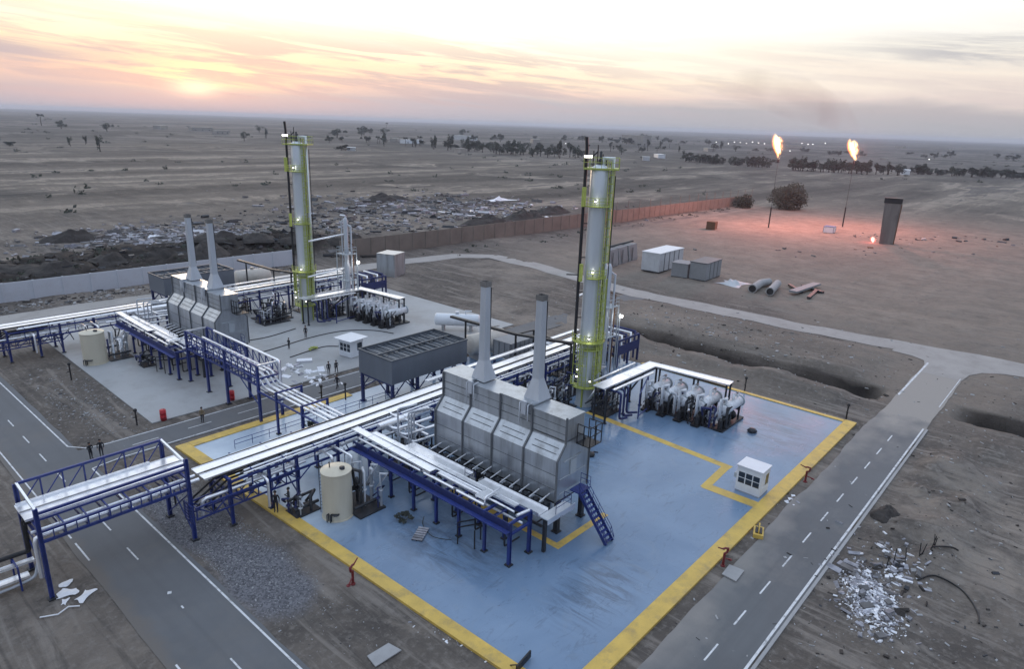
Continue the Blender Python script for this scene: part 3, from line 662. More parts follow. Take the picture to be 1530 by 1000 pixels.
# ------------------------------------------------------------------ distillation columns
def ring_platform(z, r0, r1, a0, a1, t, h=1.15, m=None):
    mb = MB(); m = m or LIME
    mb.lathe([(r0, z), (r1, z), (r1, z + .12), (r0, z + .12), (r0, z)], seg=16, ang=(a0, a1))
    p = mb.build('platform', m, t)
    hb = MB(); n = max(3, int((a1 - a0) / 22)); pts = []
    for i in range(n + 1):
        a = R(a0 + (a1 - a0) * i / n); pts.append((r1 * math.cos(a), r1 * math.sin(a), z))
    for k in (.38, .75, h): hb.tube([(x, y, zz + k) for x, y, zz in pts], .032, 5)
    for x, y, zz in pts: hb.tube([(x, y, zz), (x, y, zz + h)], .035, 5)
    hb.build('handrail', m, p)
    return p
def make_column():
    t = thing('distillation_column', 'tall silver column with yellow-green platforms beside the heater on the blue pad', 'column', (70.5, 48, PZ))
    er = Vector((.656, -.755, 0)); ec = Vector((-.826, -.564, 0))
    mb = MB(); mb.lathe([(1.25, 0), (1.25, .2), (1.12, .2), (1.12, 3.6)], seg=28); mb.build('skirt', SKIRT, t)
    mb = MB(); pr = [(1.12, 3.6)]
    for z in (7, 10.5, 14, 17.5, 21, 24.5, 28): pr += [(1.12, z)]
    pr += [(1.12, 31.6), (1.0, 32.0), (.6, 32.3), (.001, 32.4)]
    mb.lathe(pr, seg=32); mb.build('shell', STEEL, t)
    # angle of directions in the local plan
    ring_platform(2.9, 1.14, 2.0, 120, 345, t)
    ring_platform(9.3, 1.14, 2.15, 110, 350, t); ring_platform(8.3, 1.14, 1.95, 200, 345, t, .5)
    ring_platform(18.0, 1.14, 1.75, 190, 320, t)
    ring_platform(27.2, 1.14, 1.8, 150, 290, t)
    mb = MB(); a, b = -er * 1.75 - ec * .2, er * 2.3
    c = [(-er * 2.0 + ec * 1.3), (er * 2.3 + ec * 1.3), (er * 2.3 - ec * 1.4), (-er * 2.0 - ec * 1.4)]
    mb.add([(p.x, p.y, 31.75) for p in c] + [(p.x, p.y, 31.95) for p in c], [(0, 1, 2, 3), (4, 5, 6, 7), (0, 1, 5, 4), (1, 2, 6, 5), (2, 3, 7, 6), (3, 0, 4, 7)])
    p = mb.build('platform', LIME, t); hb = MB(); railing(hb, [(q.x, q.y) for q in c], 31.95, 1.25, .03, .7, True); hb.build('handrail', LIME, p)
    # ladders with cages
    for off, z0, z1 in ((er * 1.0 + ec * 1.05, 2.9, 18.6), (er * 1.2 + ec * .75, 18, 31.8), (-er * .75 + ec * 1.3, 3.0, 9.4), (er * 1.3 + ec * .5, 3.0, 18.0)):
        lb = MB(); n = Vector((-off.y, off.x, 0)).normalized(); o = off.normalized()
        for s in (-.28, .28): lb.tube([off + n * s + Vector((0, 0, z0)), off + n * s + Vector((0, 0, z1 + 1))], .045, 5)
        k = z0
        while k < z1: lb.bar(off - n * .28 + Vector((0, 0, k)), off + n * .28 + Vector((0, 0, k)), .04); k += .5
        k = z0 + 2.2
        while k < z1:
            lb.tube([off + n * .35 + Vector((0, 0, k)), off + n * .3 + o * .55 + Vector((0, 0, k)), off - n * .3 + o * .55 + Vector((0, 0, k)), off - n * .35 + Vector((0, 0, k))], .035, 5); k += 1.1
        for s in (-.3, 0, .3): lb.tube([off + n * s + o * .55 + Vector((0, 0, z0 + 2.2)), off + n * s + o * .55 + Vector((0, 0, z1))], .045, 5)
        lb.build('ladder', LIME, t)
    # lower braced supports in yellow-green
    lb = MB()
    for ang in (150, 185, 215, 250, 285, 320):
        a = R(ang); p = Vector((1.95 * math.cos(a), 1.95 * math.sin(a), 0))
        lb.tube([p + Vector((0, 0, 3)), p + Vector((0, 0, 9.3))], .05, 5)
    for z in (4.6, 6.2, 7.6):
        lb.tube([(1.95 * math.cos(R(a)), 1.95 * math.sin(R(a)), z) for a in (150, 185, 215)], .04, 5)
    for ang in (200, 300):
        a = R(ang); p = Vector((1.3 * math.cos(a), 1.3 * math.sin(a), 0)); lb.bar(p + Vector((0, 0, .0)), p + Vector((0, 0, 3)), .22, .16)
    lb.build('ladder_frame', LIME, t)
    b = -er * 1.75 + ec * .2
    mb = MB(); mb.tube([b + Vector((0, 0, 5.2)), b + Vector((0, 0, 34.2)), b + Vector((-.05, 0.1, 35.6))], .21, 8)
    for z in (8, 12.5, 16, 20.6, 25): mb.bar(b + Vector((0, 0, z)), -er * 1.05 + Vector((0, 0, z)), .12)
    mb.bar(b - er * 1.6 + Vector((0, 0, 18.3)), b + Vector((0, 0, 18.3)), .14)
    mb.build('vent_pipe', BLACK, t)
    g = er * 1.55 - ec * .1
    mb = MB(); mb.tube([er * .4 + Vector((0, 0, 32.2)), er * .4 + Vector((0, 0, 33.1)), g + Vector((0, 0, 33.1)), g + Vector((0, 0, 4.0))], .22, 10); mb.build('overhead_line', STEEL, t)
    g = er * 1.95 - ec * .2
    mb = MB(); mb.tube([g + Vector((0, 0, 31)), g + Vector((0, 0, 5))], .07, 6); mb.tube([er * 1.3 + ec * .3 + Vector((0, 0, 31)), er * 1.3 + ec * .3 + Vector((0, 0, 5))], .06, 6); mb.build('conduit', BLACK, t)
    mb = MB(); mb.lathe([(.001, 34.0), (.16, 33.9), (.16, 33.0), (.3, 32.9), (.3, 32.2)], seg=10)
    for dx, h in ((-.9, 1.9), (-.4, 2.6), (.25, 1.5), (.7, 1.1)): mb.tube([er * dx + Vector((0, 0, 32.1)), er * dx + Vector((0, 0, 32.1 + h))], .07, 6)
    mb.tube([-er * .9 + Vector((0, 0, 33.4)), -er * .4 + Vector((0, 0, 33.9))], .09, 6)
    mb.build('relief_valve', DARK, t)
    for off, z, lum in ((-er * 1.5 + ec * 1.1, 33.3, 1), (ec * 1.35 - er * .3, 27.9, 1), (ec * 1.45, 18.9, 1), (ec * 1.5 + er * .1, 9.9, 1), (-er * 1.2 + ec * 1.5, 5.6, 0), (-er * 1.2 + ec * 1.5, 4.6, 0), (er * .6 + ec * 1.5, 3.9, 0)):
        mb = MB(); q = off + Vector((0, 0, z)); w = .95 if z > 33 else .24
        mb.bar(q - er * w / 2, q + er * w / 2,   .1, .30 if z > 33 else .15); f = mb.build('floodlight', LAMPM, t)
        mb = MB(); mb.bar(q - er * w / 2 - ec * .1, q + er * w / 2 - ec * .1, .09, .4); mb.tube([q - ec * .12, q - ec * .12 - Vector((0, 0, .7))], .03, 5); mb.build('lamp_housing', DARK, f)
        if lum and z < 30: point_light('lamp_light', q + ec * .35, (1, .98, .9), 16, t)
    # yellow-green cabinet hanging on the upper platform
    q = -er * 1.75 + ec * .9
    mb = MB(); mb.bar(q + Vector((0, 0, 27.2)), q + Vector((0, 0, 29.6)), .5, .3); mb.bar(-er * 1.5 + ec * 1 + Vector((0, 0, 17.6)), -er * 1.5 + ec * 1 + Vector((0, 0, 19.9)), .4, .3); mb.build('cable_cabinet', LIME, t)
    return t
column = make_column(); column.scale = (1, 1, .975)
tag(column, group='twin silver columns')
clone(column, (65.8, 107.7, .08), 'tall silver column with yellow-green platforms on the pale concrete pad', scale=.985)

def make_slim():
    t = thing('slim_stripper_column', 'slim grey stripper column with side pipes behind the near silver column', 'column', (82.0, 53.0, 0))
    mb = MB(); mb.lathe([(.55, 0), (.55, 9), (.42, 9.5), (.42, 16.6), (.2, 17.1), (.001, 17.2)], seg=16); mb.build('shell', STACKM, t)
    er = Vector((.656, -.755, 0))
    for s, h, r in ((.95, 15.5, .16), (-.75, 16.4, .12), (1.25, 12.5, .09)):
        mb = MB(); mb.tube([er * s + Vector((0, 0, .4)), er * s + Vector((0, 0, h)), er * (s * .3) + Vector((0, 0, h + .4))], r, 8); mb.build('riser_pipe', STACKM if s < 1.2 else RUST, t)
    for z in (6.2, 10.8):
        mb = MB(); mb.box(-1.3, -1.3, z, 1.3, 1.3, z + .1); railing(mb, [(-1.3, -1.3), (1.3, -1.3), (1.3, 1.3), (-1.3, 1.3)], z + .1, 1.1, .035, .9, True); mb.build('platform', SKIRT, t)
    mb = MB()
    for x, y in ((-1.3, -1.3), (1.3, -1.3), (1.3, 1.3), (-1.3, 1.3)): mb.bar((x, y, 0), (x, y, 11), .14)
    mb.build('support_frame', SKIRT, t)
    for z, L in ((14.2, 8.5), (8.3, 9.0)):
        mb = MB(); mb.tube([(-.4, .2, z), (-L, -.9, z - .3)], .15, 8); mb.build('link_pipe', WHITE, t)
    mb = MB(); q = Vector((1.2, -1.9, 9.4)); mb.bar(q - er * .25, q + er * .25, .25, .35); f = mb.build('floodlight', LAMPM, t)
    mb = MB(); mb.tube([(1.2, -1.7, 0), (1.2, -1.7, 9.8)], .07, 6); mb.build('lamp_post', SKIRT, t)
    point_light('lamp_light', q + Vector((-.5, -.4, 0)), (1, .98, .92), 60, t)
    return t
slim = make_slim()
clone(slim, (74.0, 106.2, 0), 'slim grey stripper column with side pipes linked to the far silver column', scale=(1, 1, 1.08))

# ------------------------------------------------------------------ beige tanks
def make_tank():
    t = thing('storage_tank', 'beige upright tank on the blue pad near its yellow kerb', 'tank', (31.2, 47.6, PZ))
    mb = MB(); mb.lathe([(1.58, 0), (1.58, 5.02)], seg=40); mb.lathe([(1.64, 4.98), (1.64, 5.08)], seg=40); mb.lathe([(1.58, 4.98), (1.64, 4.98)], seg=40); mb.lathe([(1.68, 0), (1.68, .1)], seg=40); mb.lathe([(1.68, .1), (1.58, .1)], seg=40); mb.build('shell', BEIGE, t)
    mb = MB(); mb.lathe([(1.63, 5.07), (1.2, 5.22), (.6, 5.33), (.001, 5.38)], seg=32); mb.build('roof', BEIGE, t)
    mb = MB(); mb.lathe([(.28, 5.2), (.28, 5.5), (.001, 5.52)], (.3, -.7, 0), 12); mb.build('roof_hatch', DARK, t); mb = MB(); mb.tube([(-.5, .4, 5.2), (-.5, .4, 5.9), (-.7, .2, 5.95)], .06, 6); mb.build('roof_vent', DARK, t)
    mb = MB()
    for a in (200, 212): mb.tube([(1.64 * math.cos(R(a)), 1.64 * math.sin(R(a)), .1), (1.64 * math.cos(R(a)), 1.64 * math.sin(R(a)), .9), (1.9 * math.cos(R(a)), 1.9 * math.sin(R(a)), .9), (1.9 * math.cos(R(a)), 1.9 * math.sin(R(a)), .1)], .06, 6)
    mb.lathe([(.4, 0), (.4, .06), (.001, .06)], (-1.1, -1.25, .9), 10, axis='z'); mb.build('inlet_pipe', DARK, t)
    mb = MB()
    for s in (-.22, .22): mb.tube([(s - .9, 1.5, .1), (s - .9, 1.5, 5.8)], .035, 5)
    for i in range(14): mb.bar((-1.12, 1.5, .5 + .38 * i), (-.68, 1.5, .5 + .38 * i), .035)
    mb.build('ladder', DARK, t)
    t.location = (31.8, 48.7, PZ); t.scale = (.88, .88, .94); return t
tank = make_tank(); tag(tank, group='twin beige tanks')
clone(tank, (30.6, 108.4, .08), 'beige upright tank on the pale concrete pad beside the far pipe rack', scale=(1.0, 1.0, .93))

# ------------------------------------------------------------------ air coolers
def make_cooler():
    t = thing('air_cooler', 'dark grey box-shaped air cooler on blue legs at the back of the blue pad', 'air cooler', (56.3, 66.2, PZ))
    X, Y = 7.0, 3.6
    mb = MB(); mb.box(-X, -Y, 4.3, X, -Y + .12, 7.5); mb.box(-X, Y - .12, 4.3, X, Y, 7.5); mb.box(-X, -Y + .12, 4.3, -X + .12, Y - .12, 7.5); mb.box(X - .12, -Y + .12, 4.3, X, Y - .12, 7.5)
    mb.build('side_panel', COOLER, t)
    mb = MB(); mb.box(-X + .12, -Y + .12, 4.4, X - .12, Y - .12, 4.55); mb.build('fan_deck', DARK, t)
    mb = MB(); mb.box(-X + .12, -Y + .12, 7.05, X - .12, Y - .12, 7.25)
    for i in range(15): x = -X + .5 + i * .93; mb.box(x, -Y + .2, 7.25, x + .08, Y - .2, 7.34)
    mb.build('tube_bundle', COOLTOP, t)
    mb = MB()
    for y in (-Y - .08, Y - .12): mb.box(-X - .08, y, 7.5, X + .08, y + .2, 7.68)
    for x in (-X - .08, X - .12): mb.box(x, -Y + .12, 7.5, x + .2, Y - .12, 7.68)
    mb.box(-X, -.12, 7.38, X, .12, 7.6)
    mb.build('top_frame', COOLTOP, t)
    for i in range(7):
        mb = MB(); x = -X + 1.1 + i * 1.95; mb.box(x, -Y + .15, 7.36, x + .1, Y - .15, 7.5); mb.build('louvre_beam', COOLER, t)
    for x in (-X + .3, -X / 3, X / 3, X - .3):
        for y in (-Y + .3, Y - .3):
            mb = MB(); mb.box(x - .2, y - .17, 0, x + .2, y + .17, 4.3); mb.box(x - .35, y - .35, 0, x + .35, y + .35, .15); mb.build('leg', DARKBLUE, t)
    mb = MB()
    xs = (-X + .3, -X / 3, X / 3, X - .3)
    for y in (-Y + .3, Y - .3):
        for a, b in zip(xs, xs[1:]):
            mb.bar((a, y, 2.2), ((a + b) / 2, y, 4.2), .12); mb.bar((b, y, 2.2), ((a + b) / 2, y, 4.2), .12)
    for x in xs: mb.bar((x, -Y + .3, 4.1), (x, Y - .3, 4.1), .2, .3); mb.bar((x, -Y + .3, 2.0), (x, 0, 4.1), .12); mb.bar((x, Y - .3, 2.0), (x, 0, 4.1), .12)
    mb.build('brace', DARKBLUE, t)
    for x in (-4.6, 0, 4.6):
        mb = MB(); mb.lathe([(1.6, 3.75), (1.7, 4.4)], (x, 0, 0), 20); mb.lathe([(.3, 3.3), (.3, 4.2), (.001, 4.2)], (x, 0, 0), 10); mb.lathe([(.001, 3.3), (.3, 3.3)], (x, 0, 0), 10); mb.build('fan_ring', DARK, t)
    return t
cooler = make_cooler(); tag(cooler, group='air coolers on legs')
cooler.scale = (.94, .94, .96)
c2 = clone(cooler, (54.5, 128.4, .08), 'grey air cooler box on blue legs behind the far heater by the white wall')

# ------------------------------------------------------------------ cabins
def make_cabin(name, label, loc, rz, w, d, h, over):
    t = thing(name, label, 'cabin', loc, rz)
    mb = MB(); mb.box(-w / 2, -d / 2, 0, w / 2, d / 2, .12); mb.build('base', CONC, t)
    mb = MB(); s0, s1 = 1.0, 2.25
    mb.box(-w / 2, -d / 2, .12, w / 2, d / 2, s0); mb.box(-w / 2, -d / 2, s1, w / 2, d / 2, h)
    for x, y in ((-w / 2, -d / 2), (w / 2 - .14, -d / 2), (-w / 2, d / 2 - .14), (w / 2 - .14, d / 2 - .14)): mb.box(x, y, s0, x + .14, y + .14, s1)
    mb.box(w / 2 - .06, -d / 2 + .14, s0, w / 2, d / 2 - .14, s1)
    mb.build('wall', CABINW, t)
    mb = MB(); mb.box(-w / 2 - over, -d / 2 - over, h, w / 2 + over, d / 2 + over, h + .12); mb.build('roof', CABINW, t)
    for a in range(3):
        y0 = -d / 2 + .14 + a * (d - .28) / 3; y1 = y0 + (d - .28) / 3
        f = MB(); f.box(-w / 2, y0, s0, -w / 2 + .08, y0 + .05, s1); f.box(-w / 2, y1 - .05, s0, -w / 2 + .08, y1, s1); f.box(-w / 2, y0 + .05, (s0 + s1) / 2 - .03, -w / 2 + .08, y1 - .05, (s0 + s1) / 2 + .03)
        fo = f.build('window', CABINW, t); g = MB(); g.box(-w / 2 + .03, y0 + .05, s0, -w / 2 + .05, y1 - .05, s1); g.build('pane', GLASS, fo)
    n = 2
    for a in range(n):
        x0 = -w / 2 + .14 + a * (w - .28) / n; x1 = x0 + (w - .28) / n
        f = MB(); f.box(x0, -d / 2, s0, x0 + .05, -d / 2 + .08, s1); f.box(x1 - .05, -d / 2, s0, x1, -d / 2 + .08, s1)
        fo = f.build('window', CABINW, t); g = MB(); g.box(x0 + .05, -d / 2 + .03, s0, x1 - .05, -d / 2 + .05, s1); g.build('pane', GLASS if a else CABINW, fo)
    mb = MB(); mb.box(w / 2, -.4, .12, w / 2 + .04, .4, 2.1); do = mb.build('door', SKIRT, t); mb = MB(); mb.box(w / 2 + .04, .25, 1.0, w / 2 + .09, .32, 1.12); mb.build('handle', DARK, do)
    mb = MB(); mb.box(-w / 2 + .2, d / 2, 1.3, -w / 2 + .9, d / 2 + .35, 1.8); mb.build('air_conditioner', SKIRT, t)
    return t
make_cabin('guard_cabin', 'white guard cabin with windows standing on the yellow kerb line', (64.5, 22.1, PZ), 0, 2.2, 2.6, 2.85, .10)
make_cabin('guard_cabin', 'white cabin with wide flat roof at the edge of the pale concrete pad', (59.8, 85.6, .08), R(8), 2.6, 2.6, 2.9, .6)

# ------------------------------------------------------------------ pipe racks
class Rack:
    def __init__(s, name, label, cat, org, group=None): s.o = Vector(org); s.t = thing(name, label, cat, org, 0, group)
    def L(s, p): return Vector(p) - s.o
    def post(s, x, y, h, w=.26, z0=PZ, m=None, foot=True, mf=None):
        mb = MB(); p = s.L((x, y, z0)); a = w / 2
        mb.box(p.x - a, p.y - a, p.z, p.x - a + .05, p.y + a, p.z + h); mb.box(p.x + a - .05, p.y - a, p.z, p.x + a, p.y + a, p.z + h); mb.box(p.x - a + .05, p.y - .03, p.z, p.x + a - .05, p.y + .03, p.z + h)
        if foot: mb.box(p.x - w, p.y - w, p.z, p.x + w, p.y + w, p.z + .12, mi=1)
        return mb.build('post', [m or BLUE, mf or DARK], s.t)
    def beam(s, a, b, w=.18, h=.26, m=None, name='beam'):
        mb = MB(); mb.bar(s.L(a), s.L(b), w, h); return mb.build(name, m or BLUE, s.t)
    def beams(s, L, w=.14, h=.18, m=None, name='beam'):
        if name in ('beam', 'pipe_support', 'end_bar', 'cross_bar', 'brace'):
            for a, b in L: s.beam(a, b, w, h, m, name)
            return
        mb = MB()
        for a, b in L: mb.bar(s.L(a), s.L(b), w, h)
        return mb.build(name, m or BLUE, s.t)
    def pipe(s, pts, r=.14, m=None, seg=8, name='pipe', flange=True):
        mb = MB(); P = [s.L(p) for p in pts]
        Q = [P[0]]
        for a, b, c in zip(P, P[1:], P[2:]):
            k = min(.45 * (b - a).length, .45 * (c - b).length, r * 2.6)
            u, v = b + (a - b).normalized() * k, b + (c - b).normalized() * k
            Q += [u, (u + v) * .25 + b * .5, v]
        Q.append(P[-1]); mb.tube(Q, r, seg)
        if flange:
            for a, b in zip(P, P[1:]):
                n = int((b - a).length / 6)
                for i in range(1, n + 1):
                    c = a.lerp(b, (i - .3) / (n + .4)); d = (b - a).normalized() * .09; mb.tube([c - d, c + d], r * 1.35, seg)
        return mb.build(name, m or WHITE, s.t)
    def tray(s, pts, w, m=None, lip=.1, name='cable_tray', th=.09):
        mb = MB(); P = [s.L(p) for p in pts]; n = len(P); row = []
        for i, p in enumerate(P):
            d0 = (P[min(i + 1, n - 1)] - P[max(i - 1, 0)]); d0.z = 0; d0.normalize(); q = Vector((-d0.y, d0.x, 0))
            k = 1.0
            if 0 < i < n - 1:
                e = (P[i] - P[i - 1]); e.z = 0; e.normalize(); k = 1 / max(.5, d0.dot(e))
            row.append((p, q * k))
        def strip(o0, o1, z0, z1):
            vs = []
            for p, q in row: vs += [p + q * o0 + Vector((0, 0, z0)), p + q * o1 + Vector((0, 0, z0)), p + q * o1 + Vector((0, 0, z1)), p + q * o0 + Vector((0, 0, z1))]
            fs = [(3, 2, 1, 0), tuple(4 * (n - 1) + j for j in range(4))]
            for i in range(n - 1):
                for j in range(4): fs.append((4 * i + j, 4 * i + (j + 1) % 4, 4 * i + 4 + (j + 1) % 4, 4 * i + 4 + j))
            mb.add(vs, fs)
        strip(-w / 2 + .04, w / 2 - .04, 0, th); strip(-w / 2, -w / 2 + .04, -lip * .5, th + lip * .4); strip(w / 2 - .04, w / 2, -lip * .5, th + lip * .4)
        for a, b in zip(P, P[1:]):
            c = int((b - a).length / 3)
            d = (b - a).normalized(); q = Vector((-d.y, d.x, 0))
            for i in range(1, c):
                m0 = a.lerp(b, i / c) + Vector((0, 0, th + .01)); mb.bar(m0 - q * (w / 2 - .05), m0 + q * (w / 2 - .05), .05, .03)
        return mb.build(name, m or WHITE, s.t)

def main_rack():
    r = Rack('pipe_rack', 'long blue rack with two broad white trays crossing the blue pad to the near column', 'pipe rack', (45, 56, PZ), 'twin long pipe racks')
    xs = (24.2, 28.0, 30.9, 35.6, 41.0, 46.5, 52, 57.5, 63.5, 69.5, 75.5, 81.5)
    for x in xs:
        for y in (54.0, 57.9): r.post(x, y, 4.75)
        r.beams([((x, 53.8, 4.7), (x, 58.1, 4.7)), ((x, 53.8, 3.35), (x, 58.1, 3.35))], .2, .28)
    for y in (54.0, 57.9):
        for z in (4.45, 3.1): r.beam((xs[0], y, z), (xs[-1], y, z), .14, .22)
    for x in (24.2, 30.9, 41, 52, 63.5): r.beams([((x, 54, .5), (x, 57.9, 3.2))], .1, .1, name='brace')
    r.tray([(22.4, 56.85, 5.05), (40, 56.75, 5.05), (84, 57.4, 5.05)], 1.25); r.tray([(22.4, 55.35, 5.05), (40, 55.2, 5.05), (84, 55.7, 5.05)], 1.1)
    r.tray([(52, 58.9, 5.3), (84, 59.2, 5.3)], .7)
    for y, z, rad in ((54.35, 4.9, .11), (57.85, 5.0, .12), (54.6, 3.65, .16), (55.4, 3.6, .12), (56.3, 3.65, .2), (57.2, 3.6, .14), (53.7, 4.95, .09)):
        x0 = 24.5 + rnd.random() * 2; r.pipe([(x0, y, z), (82 + rnd.random() * 2, y, z)], rad)
    for y, z, rad in ((56.05, 5.1, .09), (54.55, 5.12, .08), (57.62, 5.1, .08)): r.pipe([(23.0, y, z), (84, y + .5, z)], rad, BLACK, 6, 'dark_gap_line', False)  # added black tubes, standing in for the dark gaps between the trays
    for i in range(16):
        x = 33 + i * 3.1; y = 53.6 if i % 2 else 58.2; r.pipe([(x, 56, 3.9), (x, y, 3.9), (x, y, 2.2 - .1 * (i % 5)), (x + .6, y, .6)], .07, (DARK, WHITE, DARKBLUE)[i % 3], 6, 'drop_pipe', False)
    # black lines bending down at the road end
    for i, y in enumerate((54.6, 55.2, 55.8, 56.4)):
        r.pipe([(29 + i * .4, y, 4.15), (25 - i * .3, y, 4.15), (22.6 - i * .25, y, 2.9), (21.6, y, 2.5)], .10, BLACK, 6)
    # low lattice in front, towards the road bridge
    r.beams([((20.9, 53.75, 3.3), (31, 53.75, 3.3)), ((20.9, 53.75, 2.2), (31, 53.75, 2.2)), ((20.9, 55.2, 3.3), (31, 55.2, 3.3)), ((20.9, 55.2, 2.2), (31, 55.2, 2.2))], .13, .15, name='lattice_chord')
    L = []
    for i in range(8):
        x = 21.0 + i * 1.43
        for y in (53.75, 55.2): L += [((x, y, 2.2), (x, y, 3.3)), ((x, y, 2.2 if i % 2 else 3.3), (x + 1.4, y, 3.3 if i % 2 else 2.2))]
        L.append(((x, 53.75, 2.2), (x, 55.2, 2.2))); L.append(((x, 53.75, 3.3), (x, 55.2, 3.3)))
    r.beams(L, .09, .09, name='lattice_brace')
    r.pipe([(21.8, 54.45, 2.0), (21.8, 54.45, 3.5), (23.4, 54.3, 3.55), (32, 54.3, 3.55)], .17)
    r.pipe([(34, 54.9, 3.9), (34, 52.6, 3.9), (34, 52.6, 1.0)], .14); r.pipe([(35.2, 55, 4.1), (35.2, 51.0, 4.1), (35.2, 51.0, .8)], .12)
    # loops feeding the heater
    for i, (y, z) in enumerate(((52.0, 4.6), (51.0, 4.1), (50.2, 3.4), (53.0, 5.1), (49.4, 4.9))):
        r.pipe([(41.5 + i * .5, 55, z), (41.5 + i * .5, y, z), (46.2, y - .4, z)], .17 - .015 * i)
    r.pipe([(40.2, 53.2, 4.9), (47, 53.0, 4.9)], .36); r.pipe([(37, 53.2, 3.9), (44, 52.6, 3.9), (44, 49.6, 3.9)], .15)
    for x, y in ((41.8, 50.2), (42.5, 50.6), (43.2, 51.0), (41.2, 51.2)): r.pipe([(x, y, PZ + .2), (x, y, 7.4 - (x - 41) * .5), (x + 2.2, y - .5, 7.4 - (x - 41) * .5)], .10, STACKM)
    # cross lines and hangers
    for x in (26.4, 29.6, 33, 38.8, 44, 49, 55, 60.5, 66.5, 72.5, 78.5): r.beams([((x, 53.6, 4.95), (x, 58.4, 4.95)), ((x, 54.1, 3.3), (x, 54.1, 4.9)), ((x, 57.6, 3.3), (x, 57.6, 4.9))], .1, .12, name='pipe_support')
    for x, y1 in ((27.2, 52.8), (43.2, 52.4), (65.8, 53.0), (74, 60.5), (78, 61)): r.pipe([(x, 56, 4.0), (x, y1, 4.0), (x, y1, 1.2)], .13)
    return r
RA = main_rack()
def branch_rack():
    r = Rack('heater_pipe_rack', 'blue rack carrying white pipes along the front of the heater on the blue pad', 'pipe rack', (38.7, 44, PZ), 'pipe racks in front of the heaters')
    ys = (31.9, 34.8, 38.0, 41.0, 44.2, 47.6, 51.0)
    for y in ys:
        for x in (37.3, 39.9): r.post(x, y, 4.1, .28 if y < 32 else .24)
        r.beams([((37.1, y, 4.15), (40.1, y, 4.15)), ((37.1, y, 3.1), (40.1, y, 3.1))], .18, .24)
    r.beam((37.2, 31.7, 3.85), (37.2, 53.6, 3.85), .10, .75, DARKBLUE, 'side_girder'); r.beam((39.95, 31.7, 3.85), (39.95, 53.6, 3.85), .1, .55, BLUE, 'side_girder')
    r.beam((36.85, 31.7, 3.55), (36.85, 53.6, 3.55), .5, .08, BLUE, 'ledge')
    r.tray([(38.1, 55.0, 5.0), (38.05, 42.3, 4.75)], .85); r.tray([(39.4, 53, 4.55), (39.4, 33.0, 4.45)], .6); r.tray([(38.5, 42.0, 4.5), (38.5, 36.2, 4.4)], .45)
    for x, y0, y1, z, q in ((37.6, 53, 43.5, 4.5, .13), (37.6, 43, 39.0, 4.45, .13), (37.6, 38.6, 35.2, 4.4, .13), (38.4, 41.5, 33.5, 4.6, .10), (38.9, 53.5, 36, 4.5, .1), (37.95, 42, 35, 3.4, .14), (39.0, 53, 32, 3.4, .12)):
        r.pipe([(x, y0, z), (x, y1, z)], q)
    r.pipe([(38.0, 36.6, 4.5), (38.6, 35.0, 4.5), (38.6, 32.6, 4.4)], .1); r.pipe([(40.1, 35.6, 4.9), (37.9, 35.4, 4.9), (37.9, 35.4, 4.2)], .09); r.pipe([(38.2, 32.0, 4.5), (39.6, 31.8, 4.5)], .14)
    r.tray([(38.7, 36.6, 4.62), (38.7, 35.4, 4.62)], 1.6)
    for y in (33.4, 36.4, 39.6, 42.6, 46, 49.5): r.beams([((37.2, y, 4.32), (40, y, 4.32))], .08, .1, name='pipe_support')
    for y, h in ((33.6, 2.6), (37.2, 2.2), (40.2, 2.4), (45.5, 3.0), (46.4, 3.0), (49.5, 3.2)):
        r.pipe([(38.6, y, 3.5), (38.6, y, .5), (40.6, y, .5)], .09, DARK, 6, 'drop_pipe', False)
    r.beams([((36.4, 37.2, PZ), (36.4, 37.2, 2.3)), ((38.3, 36.2, PZ), (38.3, 36.2, 2.3)), ((36.4, 37.2, 2.3), (38.3, 36.2, 2.3)), ((36.4, 37.2, 1.8), (38.3, 36.2, 1.8)), ((36.9, 35.6, PZ), (36.9, 35.6, 2.0))], .09, .09, BLACK, 'guard_rail')
    return r
RB = branch_rack()
def bridge(name, label, org, x0, x1, y0, y1, zb, zt, along, legs, group):
    """truss box carrying pipes over a road"""
    r = Rack(name, label, 'pipe bridge', org, group)
    if along == 'x': E = lambda u, v, z: (u, v, z); a0, a1, b0, b1 = x0, x1, y0, y1
    else: E = lambda u, v, z: (v, u, z); a0, a1, b0, b1 = y0, y1, x0, x1
    n = max(3, round((a1 - a0) / 1.65)); st = (a1 - a0) / n; zm = zb + .85
    for b in (b0, b1):
        low = along == 'x' and b == b0
        for z, h in ((zt - (.45 if low else 0), .2), (zb, .22), (zm, .16)) + (((zt - .95, .16),) if low else ()): r.beam(E(a0, b, z), E(a1, b, z), .18, h, name='chord')
        for i in range(n + 1): r.beam(E(a0 + i * st, b, zb), E(a0 + i * st, b, zm if low and 0 < i < n else zt), .11, .11, name='vertical_bar')
        for i in range(n):
            if not low: r.beam(E(a0 + i * st, b, zm), E(a0 + (i + 1) * st, b, zt), .08, .08, name='diagonal_bar')
            r.beam(E(a0 + (i + .5) * st, b, zb), E(a0 + (i + .5) * st, b, zm), .07, .07, name='lattice_bar')
    r.beams([(E(a, b0, z), E(a, b1, z)) for a in (a0, a1) for z in (zb, zm)], .17, .2, BLUE, 'end_bar')
    r.beams([(E(a, b0, zt - (.45 if along == 'x' else 0)), E(a, b1, zt)) for a in (a0, a1)], .17, .2, WHITE, 'end_bar')
    r.beams([(E(a0 + i * st, b0, zb), E(a0 + i * st, b1, zb)) for i in range(1, n)] + [(E(a0 + i * st, b0, zm), E(a0 + i * st, b1, zm)) for i in range(1, n)], .1, .14, name='cross_bar')
    for x, y, h in legs: r.post(x, y, h, .3, .02)
    return r
